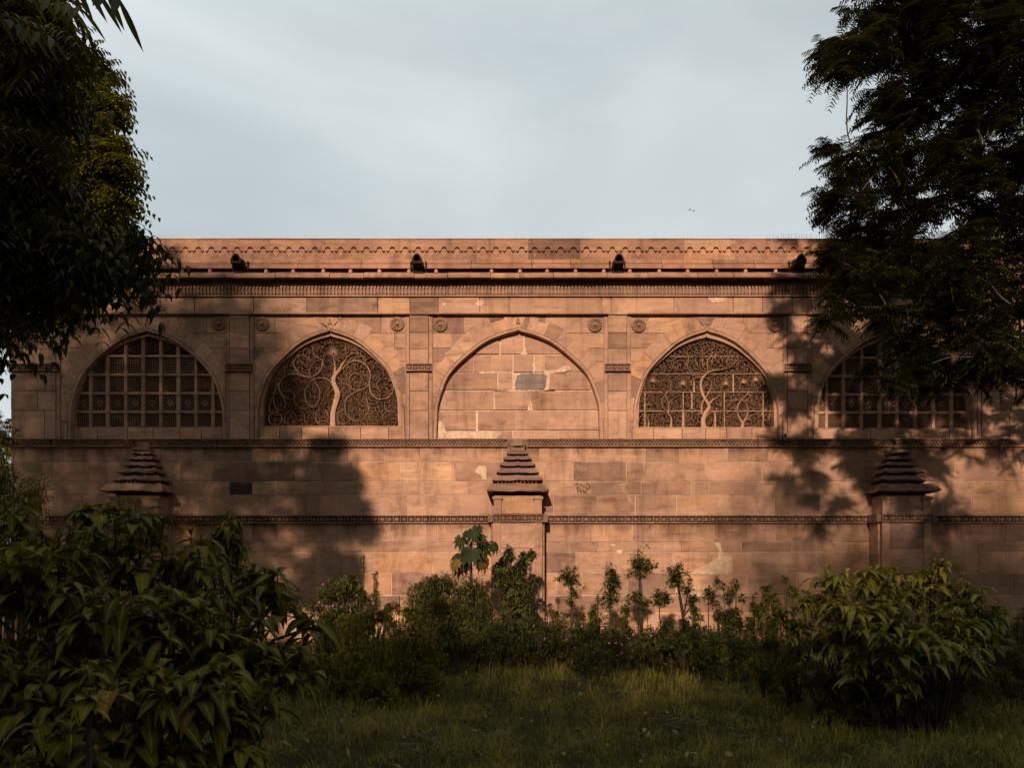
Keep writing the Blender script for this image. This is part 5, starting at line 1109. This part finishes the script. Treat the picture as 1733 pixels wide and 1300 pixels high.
# weeds through the lawn edge and the bed
lf = LF(); n = 14000; x = rng.uniform(-8, 9.5, n); y = rng.uniform(-4.6, -.35, n) ; c_ = np.sin(x * 2.2) * np.cos(y * 3 + x); k = rng.uniform(0, 1, n) < .55 + .4 * c_; x, y = x[k], y[k]; n = len(x)
D = rand_dirs(n, .5); lf.add(np.stack([x, y, rng.uniform(0, .22, n) ** 1.0 * (1.2 + .8 * np.sin(3 * x + y))], 1), D, rng.uniform(.04, .09, n), .026, 3, droop=.4, shade=rng.beta(1.5, 2.6, n), old=.05)
n = 9000; x = rng.uniform(-7, 8.5, n); y = rng.uniform(-4.4, -.4, n); g = rng.uniform(0, 2 * PI, n); D = np.stack([np.cos(g) * .4, np.sin(g) * .4, np.ones(n)], 1)
lf.add(np.stack([x, y, np.full(n, -.04)], 1), D, rng.uniform(.15, .42, n), .008, 3, droop=.5, shade=rng.beta(1.6, 2.4, n), old=.12)
n = 5000; x = rng.uniform(-5, 6.5, n); y = rng.uniform(-10.5, -4.6, n); k = (np.sin(x * 1.7 + 2) * np.cos(y * 1.9) > .25); x, y = x[k], y[k]; n = len(x)
lf.add(np.stack([x, y, rng.uniform(0, .12, n)], 1), rand_dirs(n, .6), rng.uniform(.03, .06, n), .022, 3, droop=.4, shade=rng.beta(2, 2, n))
tag(lf.build('ground_cover', M_small, None), 'tangle of weeds and creeping plants along the foot of the wall', 'ground cover', kind='stuff')
# dry stalks lying on the lawn
mb = MB()
def stalk(pts, r=.004): mb.tube([P3(a, b, EYE * F / (b - HZ) * .985) + Vector((0, 0, .10)) for a, b in pts], r, 4)
for cx, cy, w_, n in [(960, 1282, 80, 3), (900, 1288, 60, 2), (1120, 1240, 80, 4), (1160, 1232, 50, 3), (560, 1245, 60, 3), (1480, 1215, 80, 3), (860, 1262, 80, 3), (700, 1270, 90, 3), (1300, 1270, 90, 3), (1050, 1190, 80, 3)]:
    for _ in range(n):
        a = rnd.uniform(-.35, .35); x_ = cx + rnd.uniform(-.5, .5) * w_; L_ = rnd.uniform(.2, .8) * w_; y_ = cy + rnd.uniform(-12, 12)
        stalk([(x_ - L_ / 2, y_ - a * L_ / 2), (x_, y_ + rnd.uniform(-2, 2)), (x_ + L_ / 2, y_ + a * L_ / 2)], rnd.uniform(.0012, .0022))
M_straw = simple('straw', (.24, .18, .11), .9, .2, 30, .05)
tag(mb.build('dry_stalks', M_straw, None), 'pale dry grass stalks lying on the lawn', 'dry grass', kind='stuff')
# a bird far off in the sky
def bird(px, py, d, label):
    p = P3(px, py, d); T = thing('bird', label, 'bird', p, None); mb = MB()
    mb.tube([(-.16, 0, 0), (-.08, 0, .012), (0, 0, .015), (.08, 0, .01), (.12, 0, .02), (.16, 0, .015)], [.008, .03, .04, .028, .024, .004], 8)
    for sg in (-1, 1): mb.add([(-.04, 0, .03), (.05, 0, .03), (.03, sg * .14, .07), (-.05, sg * .13, .07), (-.06, sg * .30, .03)], [(0, 1, 2, 3), (3, 2, 4)]); 
    mb.add([(-.15, 0, 0), (-.25, -.04, 0), (-.26, .04, 0)], [(0, 1, 2)])
    mb.build('body', M_bark, T)
    T.rotation_euler = (0, .1, .4); T.scale = (.62, .62, .62)
bird(1167.5, 355, 55, 'left one of two tiny birds flying above the building'); bird(1174, 357, 57, 'right one of two tiny birds flying above the building')
